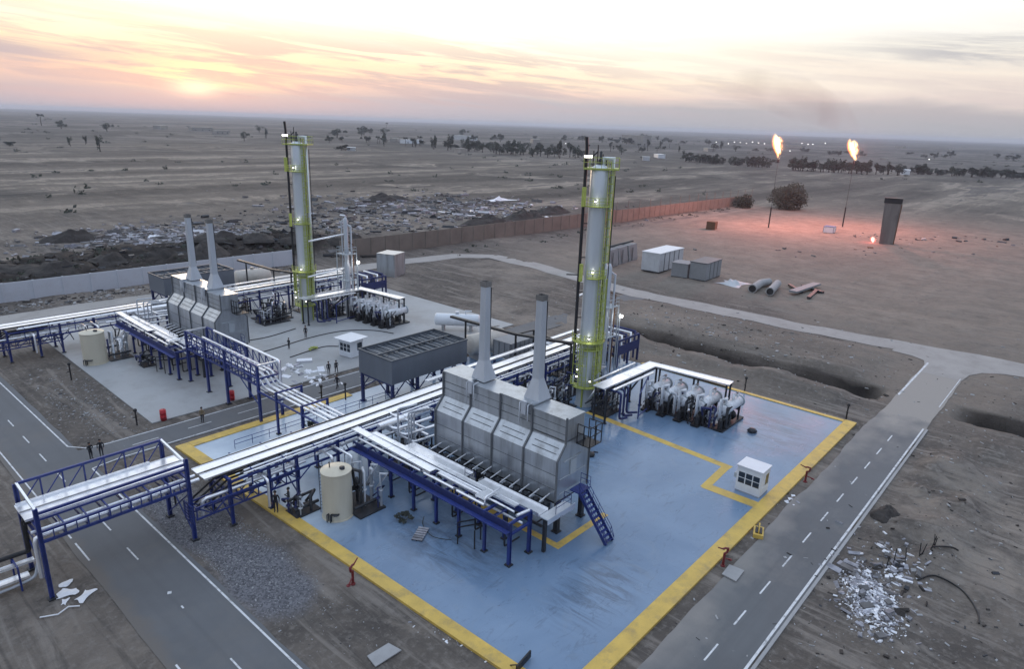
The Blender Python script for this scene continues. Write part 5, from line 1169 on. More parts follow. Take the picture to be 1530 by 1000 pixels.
# flames: glowing gas inside a lumpy envelope
def flame(label, base, h, w, lean, seed, name='flame', cat='flame', group=None, cols=((.9, .10, .01), (1, .42, .07), (1, .86, .5)), power=1.0):
    m = bpy.data.materials.new('burning_gas'); m.use_nodes = True; nt = m.node_tree; nt.nodes.clear(); N = nt.nodes.new
    def mt(op, a, b=None, c=None, clamp=False):
        n = N('ShaderNodeMath'); n.operation = op; n.use_clamp = clamp
        for i, v in enumerate((a, b, c)):
            if v is None: continue
            if isinstance(v, (int, float)): n.inputs[i].default_value = v
            else: link(nt, v, n.inputs[i])
        return n.outputs[0]
    out = N('ShaderNodeOutputMaterial'); tc = N('ShaderNodeTexCoord'); sp = N('ShaderNodeSeparateXYZ'); link(nt, tc.outputs['Object'], sp.inputs[0]); x, y, z = sp.outputs
    n = N('ShaderNodeTexNoise'); n.inputs['Scale'].default_value = 3.8 / w; n.inputs['Detail'].default_value = 5; n.inputs['Roughness'].default_value = .6; n.inputs['Distortion'].default_value = 1.0
    mp = N('ShaderNodeMapping'); mp.inputs['Location'].default_value = (seed * 3.1, 0, 0); mp.inputs['Scale'].default_value = (1, 1, .55); link(nt, tc.outputs['Object'], mp.inputs[0]); link(nt, mp.outputs[0], n.inputs['Vector'])
    u = mt('DIVIDE', z, h); nn = mt('SUBTRACT', n.outputs[0], .5)
    cx = mt('MULTIPLY_ADD', mt('POWER', mt('MAXIMUM', u, 0.0), 1.3), lean, mt('MULTIPLY', nn, w * 1.1))
    prof = mt('MULTIPLY', mt('POWER', mt('SINE', mt('MULTIPLY', mt('POWER', mt('MULTIPLY', u, 1.0, clamp=True), 1.25), math.pi)), .75), w * .46)
    dx = mt('SUBTRACT', x, cx); rr = mt('SQRT', mt('ADD', mt('MULTIPLY', dx, dx), mt('MULTIPLY', y, y)))
    f = mt('ADD', mt('SUBTRACT', 1.0, mt('DIVIDE', rr, mt('MAXIMUM', prof, .05))), mt('MULTIPLY', nn, 2.6))
    r = N('ShaderNodeValToRGB'); link(nt, f, r.inputs[0]); r.color_ramp.elements.new(.5)
    for e, (p, c) in zip(r.color_ramp.elements, ((.05, cols[0]), (.34, cols[1]), (.8, cols[2]))): e.position = p; e.color = (*c, 1)
    st = N('ShaderNodeMapRange'); link(nt, f, st.inputs[0]); st.inputs[1].default_value = .0; st.inputs[2].default_value = .7; st.inputs[3].default_value = 0; st.inputs[4].default_value = 7.5 / w * power
    em = N('ShaderNodeEmission'); link(nt, r.outputs[0], em.inputs[0]); link(nt, st.outputs[0], em.inputs[1]); link(nt, em.outputs[0], out.inputs['Volume'])
    mb = MB(); vs = []; fs = []; k, sg = 12, 12
    for i in range(k + 1):
        v = i / k; q = w * (.25 + .62 * math.sin(math.pi * v ** .9) + .15 * v)
        for j in range(sg): a = 2 * math.pi * j / sg; vs.append((lean * v ** 1.3 + q * math.cos(a), q * .8 * math.sin(a), v * h))
    for i in range(k):
        for j in range(sg): fs.append((i * sg + j, i * sg + (j + 1) % sg, (i + 1) * sg + (j + 1) % sg, (i + 1) * sg + j))
    fs += [tuple(reversed(range(sg))), tuple(k * sg + j for j in range(sg))]
    mb.add(vs, fs); o = mb.build(name, m, loc=base); o.rotation_euler.z = math.atan2(R0.y, R0.x); return tag(o, label, cat, group)
def smoke(label, pts, radii, dens, seed):
    mb = MB(); P = [Vector(p) for p in pts]; sg = 14; vs = []; fs = []
    for i, p in enumerate(P):
        d = (P[min(i + 1, len(P) - 1)] - P[max(i - 1, 0)]).normalized(); a = d.cross(Vector((0, 0, 1))).normalized(); b = a.cross(d)
        for j in range(sg): t = 2 * math.pi * j / sg; rr = radii[i] * (1 + .25 * fb(math.cos(t), math.sin(t), 1, 2, i + seed)); vs.append(p + a * rr * math.cos(t) + b * rr * math.sin(t))
    for i in range(len(P) - 1):
        for j in range(sg): fs.append((i * sg + j, i * sg + (j + 1) % sg, (i + 1) * sg + (j + 1) % sg, (i + 1) * sg + j))
    fs += [tuple(reversed(range(sg))), tuple((len(P) - 1) * sg + j for j in range(sg))]; mb.add(vs, fs)
    m = bpy.data.materials.new('thin_smoke'); m.use_nodes = True; nt = m.node_tree; nt.nodes.clear(); N = nt.nodes.new; out = N('ShaderNodeOutputMaterial'); pv = N('ShaderNodeVolumePrincipled'); g = N('ShaderNodeNewGeometry')
    n = N('ShaderNodeTexNoise'); n.inputs['Scale'].default_value = .06; n.inputs['Detail'].default_value = 5; n.inputs['Distortion'].default_value = .8; link(nt, g.outputs['Position'], n.inputs['Vector'])
    mr = N('ShaderNodeMapRange'); link(nt, n.outputs[0], mr.inputs[0]); mr.inputs[1].default_value = .36; mr.inputs[2].default_value = .70; mr.inputs[4].default_value = dens; link(nt, mr.outputs[0], pv.inputs['Density']); pv.inputs['Color'].default_value = (.13, .13, .14, 1); link(nt, pv.outputs[0], out.inputs['Volume'])
    o = mb.build('smoke', m); o['kind'] = 'stuff'; o['label'] = label; return o
def make_flare(label, loc, h):
    t = thing('flare_stack', label, 'flare stack', loc, 0, 'thin flare stacks')
    mb = MB(); mb.tube([(0, 0, -.3), (0, 0, h * .5), (0, 0, h)], .09, 8, r1=.06); mb.build('pipe', DARK, t); mb = MB(); mb.tube([(0, 0, -.3), (0, 0, 8.0)], .27, 8); mb.build('lower_sleeve', BLACK, t)
    mb = MB(); mb.lathe([(.2, h - 1.4), (.36, h - 1.2), (.36, h)], seg=10); mb.build('burner_tip', DARK, t)
    
    return t
make_flare('thin flare stack with the flame nearest the round bush', (270.0, 101.6, 0), 26.4)
make_flare('thin flare stack with the flame above the dark chimney', (300.2, 82.6, 0), 26.4)
flame('bright gas flame on the flare stack nearest the round bush', (270.0, 101.6, 26.2), 9.8, 4.6, -2.6, 2, group='gas flames')
flame('bright gas flame on the flare stack above the dark chimney', (300.2, 82.6, 26.2), 8.8, 4.8, -3.2, 5, group='gas flames')
flame('small ground fire burning at the foot of the dark chimney', (262.8, 61.5, .1), 2.2, 2.0, -.3, 8, cat='fire', cols=((.9, .03, .02), (1, .12, .08), (1, .5, .4)), power=1.2)
smoke('thin dark smoke drifting away from the second flare', [tuple(Vector((302, 80.5, 0)) - R0 * a + Vector((0, 0, z))) for a, z in ((3.0, 34), (6, 39), (13, 44), (28, 49), (48, 53), (70, 55))], (1.0, 3.2, 6.0, 8, 7, 2.0), .022, 3)
point_light('flare_light', (270, 101.6, 31), (1, .34, .28), 80000, None, 3.0)
point_light('flare_light', (302, 80.5, 31), (1, .34, .28), 80000, None, 3.0)
point_light('ground_fire_light', (262.2, 62.2, 2.2), (1, .12, .10), 500, None, .8)

# ------------------------------------------------------------------ plain far away: trees, bushes, houses
def crown_mb(rx, ry, h, z0, n, leaf, seed, mb=None, mi=0):
    mb = mb or MB(); q = random.Random(seed)
    blobs = [(q.gauss(0, .42) * rx, q.gauss(0, .42) * ry, z0 + h * q.uniform(.25, .8), q.uniform(.28, .5)) for _ in range(max(5, n // 60))]
    for _ in range(n):
        bx, by, bz, br = q.choice(blobs); d = Vector((q.gauss(0, 1), q.gauss(0, 1), q.gauss(0, 1))).normalized() * q.random() ** .4
        c = Vector((bx + d.x * br * rx, by + d.y * br * ry, max(z0 - .05 * h, bz + d.z * br * h * .55)))
        a = Vector((q.gauss(0, 1), q.gauss(0, 1), q.gauss(0, 1))).normalized(); b = a.orthogonal().normalized(); s = leaf * q.uniform(.5, 1.3)
        mb.add([c + a * s, c + b * s * .7, c - a * s, c - b * s * .7], [(0, 1, 2, 3)], mi=mi)
    return mb
def far_tree(kind, seed):
    q = random.Random(seed)
    mb = MB()
    if kind == 'palm':
        mb.tube([(0, 0, -.3), (.2, .1, 4), (.1, .3, 8.5)], .32, 6, 1, .2)
        for i in range(22):
            a = q.uniform(0, 6.28); L = q.uniform(2.4, 3.6); dr = q.uniform(-1.6, 1.0); p = Vector((.1, .3, 8.5)); e = Vector((math.cos(a), math.sin(a), 0)); s = Vector((-e.y, e.x, 0)) * .35
            m1 = p + e * L * .55 + Vector((0, 0, .9 + dr * .2)); m2 = p + e * L + Vector((0, 0, dr)); mb.add([p, m1 + s, m2, m1 - s], [(0, 1, 2), (0, 2, 3)])
    else:
        rx, h, z0 = {'broad': (4.6, 7.0, 1.2), 'tall': (2.6, 10.5, 1.2), 'low': (5.0, 4.6, .3)}[kind]
        mb.tube([(0, 0, -.4), (.15, .1, z0 + h * .5)], .4, 6, 1, .15)
        for i in range(4): a = q.uniform(0, 6.28); mb.tube([(.05, 0, z0 + h * .2), (rx * .5 * math.cos(a), rx * .5 * math.sin(a), z0 + h * .6)], .14, 5, 1, .05)
        crown_mb(rx, rx, h, z0, 420, .55, seed, mb)
    return mb.build('tree', [LEAF if kind != 'low' else LEAF2, BARK], fix=False)
TK = {k: [far_tree(k, 10 + i * 7 + s) for s in range(2)] for i, k in enumerate(('broad', 'tall', 'low', 'palm'))}
used = set()
def plant(kind, x, y, s, label, group):
    p = rnd.choice(TK[kind]); 
    if p.name in used: o = p.copy(); COL.objects.link(o)
    else: o = p; used.add(p.name)
    o.location = (x, y, ht(x, y)); o.rotation_euler.z = rnd.uniform(0, 6.28); o.scale = (s * rnd.uniform(.85, 1.2), s * rnd.uniform(.85, 1.2), s * rnd.uniform(.8, 1.15)); tag(o, label, 'tree', group)
def row(p, q, n, kinds, s, label, group, jit=8):
    a, b = G(*p), G(*q); P = []
    for i in range(n):
        u = (i + rnd.uniform(-.4, .4)) / max(1, n - 1); P.append((a[0] + (b[0] - a[0]) * u + rnd.uniform(-jit, jit), a[1] + (b[1] - a[1]) * u + rnd.uniform(-jit, jit)))
    P.sort(key=lambda t: -math.atan2(t[1], t[0]))
    for i, (x, y) in enumerate(P): plant(rnd.choice(kinds), x, y, s * rnd.uniform(.7, 1.25), ordinal(i) + ' ' + label, group)
row((1030, 241), (1150, 251), 32, ('broad', 'broad', 'low'), 1.25, 'tree from the left in the row below the flare nearest the bush', 'tree row below the first flare', 7)
row((1178, 255), (1325, 262), 32, ('broad', 'broad', 'tall'), 1.25, 'tree from the left in the row behind the flare above the chimney', 'tree row behind the second flare', 9)
row((1335, 258), (1540, 267), 44, ('broad', 'broad', 'low'), 1.1, 'tree from the left in the long hedge-like row at the right edge', 'long tree row at the right edge', 8)
row((690, 224), (860, 236), 38, ('broad', 'broad', 'tall'), 1.5, 'tree from the left in the grove behind the near column top', 'grove behind the near column', 30)
row((480, 212), (670, 222), 19, ('broad', 'tall', 'palm'), 1.3, 'tree from the left among those scattered between the two columns', 'trees between the columns', 60)
row((880, 231), (1060, 222), 19, ('broad', 'tall', 'palm'), 1.4, 'tree from the left on the plain between near column and flares', 'trees beyond the near column', 60)
row((1130, 228), (1510, 238), 19, ('low', 'broad'), 1.5, 'tree from the left scattered on the far plain behind the flares', 'trees scattered behind the flares', 120)
row((540, 205), (1000, 212), 29, ('low', 'broad'), 2.2, 'tree from the left in the far belt under the skyline', 'far tree belt under the skyline', 260)
for i, (px, py, k, s, l) in enumerate(((92, 192, 'broad', 2.2, 'large dark tree on the far plain under the sunset cloud'), (62, 187, 'palm', 2.6, 'leaning palm on the far plain next to the large dark tree'), (160, 197, 'broad', 1.9, 'round dark tree on the far plain left of the sun'), (105, 218, 'tall', .9, 'slim dark tree beside the field track far left'), (128, 216, 'tall', .8, 'shorter slim tree beside the field track far left'), (150, 228, 'tall', 1.15, 'dark tapering tree standing in front of the field track'), (365, 211, 'broad', 1.5, 'lone round tree on the plain left of the far column'), (398, 207, 'tall', 1.3, 'slim tree on the plain just left of the far column'), (510, 226, 'low', 1.4, 'low round bush tree right of the far column'), (648, 223, 'tall', 1.4, 'tilted dark tree between the columns in front of the white sheds'), (14, 217, 'low', 1.0, 'low dark bush tree at the far left edge'), (578, 193, 'palm', 2.2, 'lone palm on the skyline between the columns'))): plant(k, *G(px, py), s, l, 'trees scattered on the plain')
# the round bush by the wall end, with its small neighbour
for nm, label, x, y, rx, h, n in (('round_bush', 'big round dark green bush at the end of the tan wall', 346, 122, 8.6, 12.5, 5200), ('round_bush', 'smaller dark bush beside the big round one at the wall end', 330, 138, 4.4, 6.5, 1600)):
    t = thing(nm, label, 'bush', (x, y, 0)); mb = MB()
    for i in range(7): a = i * .9; mb.tube([(0, 0, -.3), (rx * .35 * math.cos(a), rx * .35 * math.sin(a), h * .45), (rx * .6 * math.cos(a + .3), rx * .6 * math.sin(a + .3), h * .75)], .35, 6, r1=.08)
    mb.build('trunk', BARK, t); mb = MB(); q = random.Random(n)
    for _ in range(n):
        d = Vector((q.gauss(0, 1), q.gauss(0, 1), q.gauss(0, 1))).normalized(); k = q.random() ** .33 * (1 + .45 * fb(d.x * 1.6, d.y * 1.6, 1.2, 3, d.z * 1.6)); c = Vector((d.x * rx * k, d.y * rx * k, h * .46 + d.z * h * .52 * k))
        if c.z < .1: c.z = q.uniform(.1, .8)
        a = Vector((q.gauss(0, 1), q.gauss(0, 1), q.gauss(0, 1))).normalized(); b = a.orthogonal().normalized(); s = q.uniform(.25, .6)
        mb.add([c + a * s, c + b * s * .7, c - a * s, c - b * s * .7], [(0, 1, 2, 3)])
    mb.build('crown', LEAF, t, fix=False)
def house(label, px, py, w, d, h, m, group=None, roof=None):
    x, y = G(px, py); t = thing('village_house', label, 'house', (x, y, ht(x, y) - .2), rnd.uniform(0, 1.5), group)
    mb = MB(); mb.box(-w / 2, -d / 2, 0, w / 2, d / 2, h); mb.build('wall', m, t); mb = MB(); mb.box(-w / 2 - .4, -d / 2 - .4, h, w / 2 + .4, d / 2 + .4, h + .5); mb.build('roof', roof or m, t)
    for i in range(3):
        xx = -w * .33 + i * w * .33; mb = MB(); mb.box(xx - 1, -d / 2 - .06, 1.0, xx + 1, -d / 2 - .01, 2.8); mb.build('window', GLASS, t)
HL = [(615, 214, 40, 12, 6, CABINW, 'long white roofed shed on the plain between the columns'), (590, 212, 30, 12, 5, HOUSEW, 'beige house left of the long white shed'), (695, 209, 60, 20, 9, BOXW, 'white building on the skyline above the grove'), (688, 228, 18, 8, 5, HOUSEW, 'small pale house inside the grove'), (985, 237, 22, 9, 5, CABINW, 'white house beside the plain right of the near column'), (965, 239, 14, 8, 4, BOXW, 'smaller pale house left of the white one'), (1190, 222, 40, 14, 6, HOUSEW, 'beige house on the far plain between the two flames'), (1352, 260, 16, 8, 4.5, CABINW, 'white house breaking the long tree row on the right'), (1345, 222, 30, 12, 7, HOUSEW, 'pale house on the far plain right of the second flame'), (950, 216, 70, 26, 20, HOUSEW, 'tall pale block on the skyline right of the near column'), (1320, 240, 16, 10, 4, HOUSEW, 'low house behind the tree row near the second flame'), (300, 195, 46, 16, 7, HOUSEW, 'low grey farmhouse under the sun'), (240, 192, 46, 16, 7, HOUSEW, 'low grey farmhouse just left of the sun'), (330, 200, 30, 12, 6, HOUSEW, 'grey farm shed right below the sun'), (1420, 226, 34, 12, 6, HOUSEW, 'lone house far out on the right plain'), (525, 226, 16, 9, 3.5, BOXW, 'small pale hut right of the far column'), (1060, 226, 40, 14, 6, HOUSEW, 'house on the plain left of the first flame'), (800, 214, 44, 16, 8, HOUSEW, 'house behind the tall grove near the skyline')]
for px, py, w, d, h, m, l in HL: house(l, px, py, w, d, h, m, 'houses on the plain')
LP = [(1070 + 9 * i, 214.0 + (i % 3)) for i in range(9)] + [(1198, 216), (1207, 217), (1214, 217), (1233, 216), (1180, 227), (1348, 221), (1388, 240), (1160, 216), (845, 216)]
for i, (px, py) in enumerate(LP):
    x, y = G(px, py); s = math.hypot(x, y) / 1010 * .55
    mb = MB(); mb.tube([(0, 0, -.5), (0, 0, 2.2 * s)], .12 * s, 6); mb.box(-.9 * s, -.3 * s, 2.2 * s, .9 * s, .3 * s, 3.2 * s, mi=1); o = mb.build('yard_lamp', [DARK, LAMPM], loc=(x, y, ht(x, y)))
    o.rotation_euler.z = AZ + R(90); tag(o, (ordinal(i) + ' white lamp from the left in the lit village row') if i < 9 else (ordinal(i - 9) + ' of the white lamps apart from the lit row on the far plain'), 'lamp', 'white lamps of the village')

mb = MB(); q = random.Random(77)
def scrub_at(x, y, s):
    z = ht(x, y)
    for _ in range(12):
        c = Vector((x + q.gauss(0, .5) * s, y + q.gauss(0, .5) * s, z + abs(q.gauss(0, .35)) * s)); a = Vector((q.gauss(0, 1), q.gauss(0, 1), q.gauss(0, 1))).normalized(); b = a.orthogonal().normalized(); k = s * q.uniform(.2, .5)
        mb.add([c + a * k, c + b * k * .7, c - a * k, c - b * k * .7], [(0, 1, 2, 3)], mi=q.choice((0, 0, 1)))
for _ in range(480):
    a = R(q.uniform(1, 80)); d = 260 * math.exp(q.random() * 2.5); x, y = d * math.cos(a), d * math.sin(a)
    if fb(x, y, .004, 3, 31.) < -.02 or (x < 360 and y < 150): continue
    scrub_at(x, y, q.uniform(.8, 2.2) * (1 + d / 1400))
for _ in range(150): scrub_at(q.uniform(5, 130), q.uniform(159, 190), q.uniform(.5, 1.4))
for _ in range(60): scrub_at(q.uniform(104, 345), q.uniform(139, 144) - (0 if q.random() < .7 else 4), q.uniform(.4, 1.1))
o = mb.build('scrub', [LEAF, LEAF2], fix=False); o['kind'] = 'stuff'
# ------------------------------------------------------------------ heaps of scrap
def scrap(name, fn, n, s0, s1, mats, seed, kind='stuff', zf=None):
    mb = MB(); q = random.Random(seed)
    for _ in range(n):
        x, y = fn(q); z = ht(x, y) if zf is None else zf; s = q.uniform(s0, s1) * (q.random() ** 1.5 + .3); M = Matrix.Rotation(q.uniform(0, 6.28), 3, 'Z') @ Matrix.Rotation(q.uniform(-.6, .6), 3, 'X')
        a, b, c = s * q.uniform(.4, 1.4), s * q.uniform(.15, .7), s * q.uniform(.05, .35)
        P = [Vector((x, y, z + c * .6)) + M @ Vector((i * a, j * b, k * c)) for k in (-1, 1) for i, j in ((-1, -1), (1, -1), (1, 1), (-1, 1))]
        mb.add(P, [(3, 2, 1, 0), (4, 5, 6, 7), (0, 1, 5, 4), (1, 2, 6, 5), (2, 3, 7, 6), (3, 0, 4, 7)], mi=q.choice((0, 0, 0, 1, 1, 2)))
    o = mb.build(name, mats, fix=False); o['kind'] = kind; return o
def cl(cx, cy, sx, sy, rz):
    return lambda q: (lambda u, v: (cx + u * math.cos(rz) - v * math.sin(rz), cy + u * math.sin(rz) + v * math.cos(rz)))(q.gauss(0, sx), q.gauss(0, sy))
scrap('debris', cl(84, 212, 16, 12, R(-20)), 1900, .25, 1.3, [GREYJ, SCRAP, SCRAP], 1)
scrap('debris', cl(86, 208, 10, 6, R(-20)), 160, .25, 1.5, [SHEET, SCRAP, SCRAP], 21)
scrap('debris', cl(200, 222, 30, 26, R(-30)), 1500, .3, 1.9, [GREYJ, SCRAP, DARK], 2)
scrap('debris', cl(200, 205, 26, 14, R(-30)), 130, .4, 2.2, [SHEET, SCRAP, SCRAP], 22)
scrap('debris', cl(140, 205, 22, 16, R(-30)), 700, .3, 1.5, [DARK, GREYJ, SCRAP], 3)
scrap('debris', cl(54.6, 8.0, 2.1, .95, R(25)), 2600, .02, .20, [SHEET, SCRAP, SCRAP], 4)
scrap('debris', cl(56.5, 8.4, 3.6, 1.6, R(15)), 260, .04, .5, [GREYJ, SCRAP, EARTH], 41)
scrap('debris', cl(61.0, 7.4, 2.4, 1.2, R(0)), 160, .08, .4, [SCRAP, SHEET, DARK], 5)
scrap('debris', cl(29.2, 27.0, .5, 2.2, R(20)), 160, .04, .13, [SHEET, SCRAP, SHEET], 6)
scrap('debris', cl(65.8, 18.2, .9, .5, 0), 40, .05, .25, [SHEET, SCRAP, SHEET], 7)
scrap('debris', cl(240, 60, 28, 7, R(-40)), 40, .2, .8, [GREYJ, GREYJ, RUST], 8)
scrap('debris', cl(294, 50, 22, 6, R(-50)), 70, .3, 1.3, [DARK, GREYJ, CONC], 9)
scrap('debris', cl(50.0, 84.0, 1.6, 3.0, R(10)), 130, .1, .8, [SHEET, SHEET, SCRAP], 10)
scrap('debris', lambda q: (q.uniform(-5, 128), q.gauss(172, 8)), 700, .3, 1.6, [EARTH, DARK, GREYJ], 31)
scrap('gravel', lambda q: (q.uniform(19.9, 25.4), q.gauss(52, 7)), 4500, .02, .075, [CONC, BOXG, DARK], 11)
scrap('gravel', lambda q: (q.gauss(24, 2.2), q.gauss(92, 9)), 900, .05, .16, [CONC, BOXG, DARK], 13)
scrap('gravel', lambda q: (q.gauss(60, 28), q.gauss(6, 6)) , 1200, .04, .22, [CONC, EARTH, DARK], 14)
scrap('gravel', lambda q: (q.uniform(18, 92), q.gauss(150, 2.6)), 900, .1, .5, [CONC, EARTH, DARK], 15)
scrap('gravel', lambda q: (q.gauss(112, 12), q.gauss(45, 18)), 1200, .08, .3, [CONC, EARTH, CONC], 16)
def mound(name, label, x, y, rx, ry, h, m, seed, rz=0):
    n, k = 24, 10; vs = [(0, 0, h * (.7 + .55 * fb(0, 0, 1.2, 4, seed + 3)))]; fs = []
    for i in range(1, k + 1):
        u = i / k
        for j in range(n):
            a = 2 * math.pi * j / n; f = 1 + .3 * fb(math.cos(a) * 1.3, math.sin(a) * 1.3, 1, 3, seed); vs.append((rx * u * f * math.cos(a), ry * u * f * math.sin(a), h * (1 - u * u) ** 1.2 * (.7 + .55 * fb(u * 2 * math.cos(a), u * 2 * math.sin(a), 1.2, 4, seed + 3)) - .35 * (i == k)))
    for j in range(n): fs.append((0, 1 + j, 1 + (j + 1) % n))
    for i in range(k - 1):
        for j in range(n): fs.append((1 + i * n + j, 1 + (i + 1) * n + j, 1 + (i + 1) * n + (j + 1) % n, 1 + i * n + (j + 1) % n))
    mb = MB(); mb.add(vs, fs, True); o = mb.build(name, m, loc=(x, y, ht(x, y))); o.rotation_euler.z = R(rz); return tag(o, label, 'earth mound')
for i, (x, y, rx, ry, h, l) in enumerate(((186, 176, 13, 6, 3.6, 'black earth mound just behind the tan wall left of its neighbours'), (207, 176, 12, 7, 4.4, 'highest black earth mound behind the tan wall'), (232, 181, 13, 6, 3.6, 'black earth mound behind the tan wall nearest the near column'), (62, 222, 9, 5, 3.2, 'dark earth mound beside the pale scrap on the far left'), (200, 254, 12, 8, 4.2, 'dark mound rising from the scrap field between the columns'))): mound('earth_mound', l, x, y, rx, ry, h, EARTH, i)
for i in range(13):
    mound('earth_mound', ordinal(i) + ' dark earth heap from the left in the strip behind the white wall', 6 + i * 9.6 + rnd.uniform(-2, 2), 168 + rnd.uniform(-4, 9), rnd.uniform(5, 9), rnd.uniform(3.5, 6), rnd.uniform(1.8, 3.8), EARTH, 40 + i, rnd.uniform(0, 180))
mound('earth_mound', 'small grey spoil mound beside the white edge line of the service road', 69.5, 10.2, 2.2, 1.4, .9, EARTH, 21)
# rods and hoses in the scrap right of the service road
for i in range(9):
    x, y = 60.2 + i * .75 + rnd.uniform(-.3, .3), 7.9 - i * .35 + rnd.uniform(-.5, .5); mb = MB(); mb.tube([(0, 0, -.1), (rnd.uniform(-.2, .2), rnd.uniform(-.2, .2), rnd.uniform(.9, 1.8))], .04, 5)
    tag(mb.build('steel_rod', BLACK, loc=(x, y, ht(x, y))), ordinal(i) + ' thin black rod from the left in the roadside scrap', 'rod', 'rods in the roadside scrap')
def hose(label, pts, r=.05, m=None, zf=None, name='hose'):
    P = [Vector((x, y, (ht(x, y) if zf is None else zf) + r)) for x, y in pts]; Q = []
    for i in range(len(P) - 1):
        p0, p1, p2, p3 = P[max(i - 1, 0)], P[i], P[i + 1], P[min(i + 2, len(P) - 1)]
        for k in range(6):
            u = k / 6; Q.append(.5 * ((2 * p1) + (p2 - p0) * u + (2 * p0 - 5 * p1 + 4 * p2 - p3) * u * u + (3 * p1 - p0 - 3 * p2 + p3) * u ** 3))
    Q.append(P[-1]); mb = MB(); mb.tube(Q, r, 6); return tag(mb.build(name, m or BLACK), label, 'hose')
hose('long black hose curving away from the roadside scrap', [(60.0, 5.6), (61.5, 4.6), (61.2, 2.6), (59.2, 1.2), (57.6, .8)], .07)
hose('short black hose lying above the longer one near the scrap', [(63.6, 6.2), (65.2, 5.6), (66.5, 4.4), (67.0, 3.8)], .07)
hose('black hose looping in a wide arc over the pale concrete pad', [(50.2, 96.1), (54.1, 96.6), (58.4, 97.4), (63.5, 97.6), (67.3, 96.6), (70.5, 93.6), (71.8, 90)], .07, None, .08)
hose('black hose curving past the cabin on the pale concrete pad', [(52.2, 91.0), (55.6, 91.6), (59, 91.9), (60.8, 90.4)], .07, None, .08)
hose('straight black hose from the far heater to the far column', [(46.5, 100.2), (50, 103), (55, 102.6), (61, 103.8)], .07, None, .08)
hose('thin dark cable lying along the blue pad by the beige tank', [(37.2, 42.6), (36.2, 41.6), (35.6, 39.6), (36.4, 38.0)], .03, LEAF2, PZ)
# bits lying on the pad
t = thing('broken_pallet', 'broken wooden pallet lying on the blue pad in front of the near rack', 'pallet', (35.0, 40.6, PZ + .01), R(30)); mb = MB()
for i in range(6): mb.box(-1.0 + i * .36, -.5, .1, -.76 + i * .36, .5, .16)
mb.build('top_board', SCRAP, t); mb = MB()
for y in (-.45, 0, .4): mb.box(-1.0, y, 0, 1.0, y + .08, .1)
mb.build('runner', DARK, t)
mb = MB(); mb.lathe([(.001, 0), (.5, 0), (.62, .18), (.4, .42), (.16, .5), (.001, .5)], seg=14); tag(mb.build('drain_cover', DARK, loc=(78.6, 27.9, PZ)), 'dark round sump cover on the blue pad beyond the cabin', 'drain cover')
mb = MB(); mb.lathe([(.001, 0), (.45, 0), (.5, .22), (.3, .4), (.001, .42)], seg=12); mb.tube([(.3, 0, .2), (.9, .2, .1), (1.2, -.2, .05)], .06, 6); tag(mb.build('cable_coil', BLACK, loc=(58.8, 38.6, PZ)), 'black cable coil on the blue pad beside the near heater end', 'coil')
for x, y, s, l in ((35.5, 43.5, 1, 'heap of green nets and cans under the near rack on the blue pad'), (40.6, 66.8, .9, 'dark green weeds heap below the second bridge at the pad edge'), (56.6, 91.6, .9, 'yellowish weeds heap on the pale concrete pad near the cabin')):
    mb = crown_mb(.8 * s, 1.0 * s, .9 * s, 0, 150, .16, int(x * 10)); tag(mb.build('weed_heap', LIME if x > 50 else LEAF2, loc=(x, y, .09), fix=False), l, 'weeds')
# posts, monitors, barrels
def monitor(label, loc, rz):
    t = thing('fire_monitor', label, 'fire monitor', loc, rz, 'dark red fire monitors'); mb = MB(); mb.tube([(0, 0, 0), (0, 0, 1.3)], .11, 8); mb.lathe([(.2, 0), (.2, .1), (.001, .1)], seg=10); mb.build('riser', DKRED, t)
    mb = MB(); mb.tube([(0, 0, 1.25), (.25, 0, 1.35), (.3, 0, 1.7), (0, 0, 1.8), (-.2, 0, 1.75)], .09, 8); mb.tube([(-.15, 0, 1.72), (-.75, 0, 2.0)], .07, 8, r1=.05); mb.build('nozzle', DKRED, t); mb = MB(); mb.tube([(0, 0, .75), (.75, .1, .45)], .06, 6); mb.lathe([(.18, 0), (.18, .05), (.001, .05)], (.75, .1, .4), 8); mb.build('valve_arm', DKRED, t)
monitor('dark red fire monitor on the kerb by the gravel strip', (26.8, 39.4, 0), R(200)); monitor('dark red fire monitor on the kerb beside the service road', (50.3, 18.6, 0), R(-30)); monitor('dark red fire monitor on the kerb beyond the guard cabin', (70.6, 18.6, 0), R(-60))
def bollard(label, loc, h):
    t = thing('hydrant_post', label, 'post', loc, 0, 'black hydrant posts'); mb = MB(); mb.tube([(0, 0, 0), (0, 0, h)], .1, 8); mb.build('shaft', BLACK, t); mb = MB(); mb.lathe([(.001, h - .1), (.2, h - .1), (.22, h + .1), (.12, h + .22), (.001, h + .25)], seg=10); mb.tube([(-.35, 0, h * .55), (.1, 0, h * .55)], .07, 6); mb.build('head', BLACK, t)
for l, loc, h in (('black hydrant post at the road corner of the pale pad', (26.4, 82.0, 0), 1.9), ('black hydrant post beside the far beige tank', (25.8, 103.2, 0), 2.3), ('black hydrant post at the far right pad corner', (91.9, 20.6, 0), 2.0), ('black hydrant post behind the exchangers at the pad edge', (91.7, 34.5, 0), 2.0), ('tall black hydrant post at the bridge leg beside the pad corner', (22.0, 61.0, 0), 3.2), ('black hydrant post at the cross road edge near the second bridge', (46.3, 73.4, .1), 1.9), ('black hydrant post at the cross road edge nearer the air cooler', (48.4, 71.0, .2), 2.2)): bollard(l, loc, h)
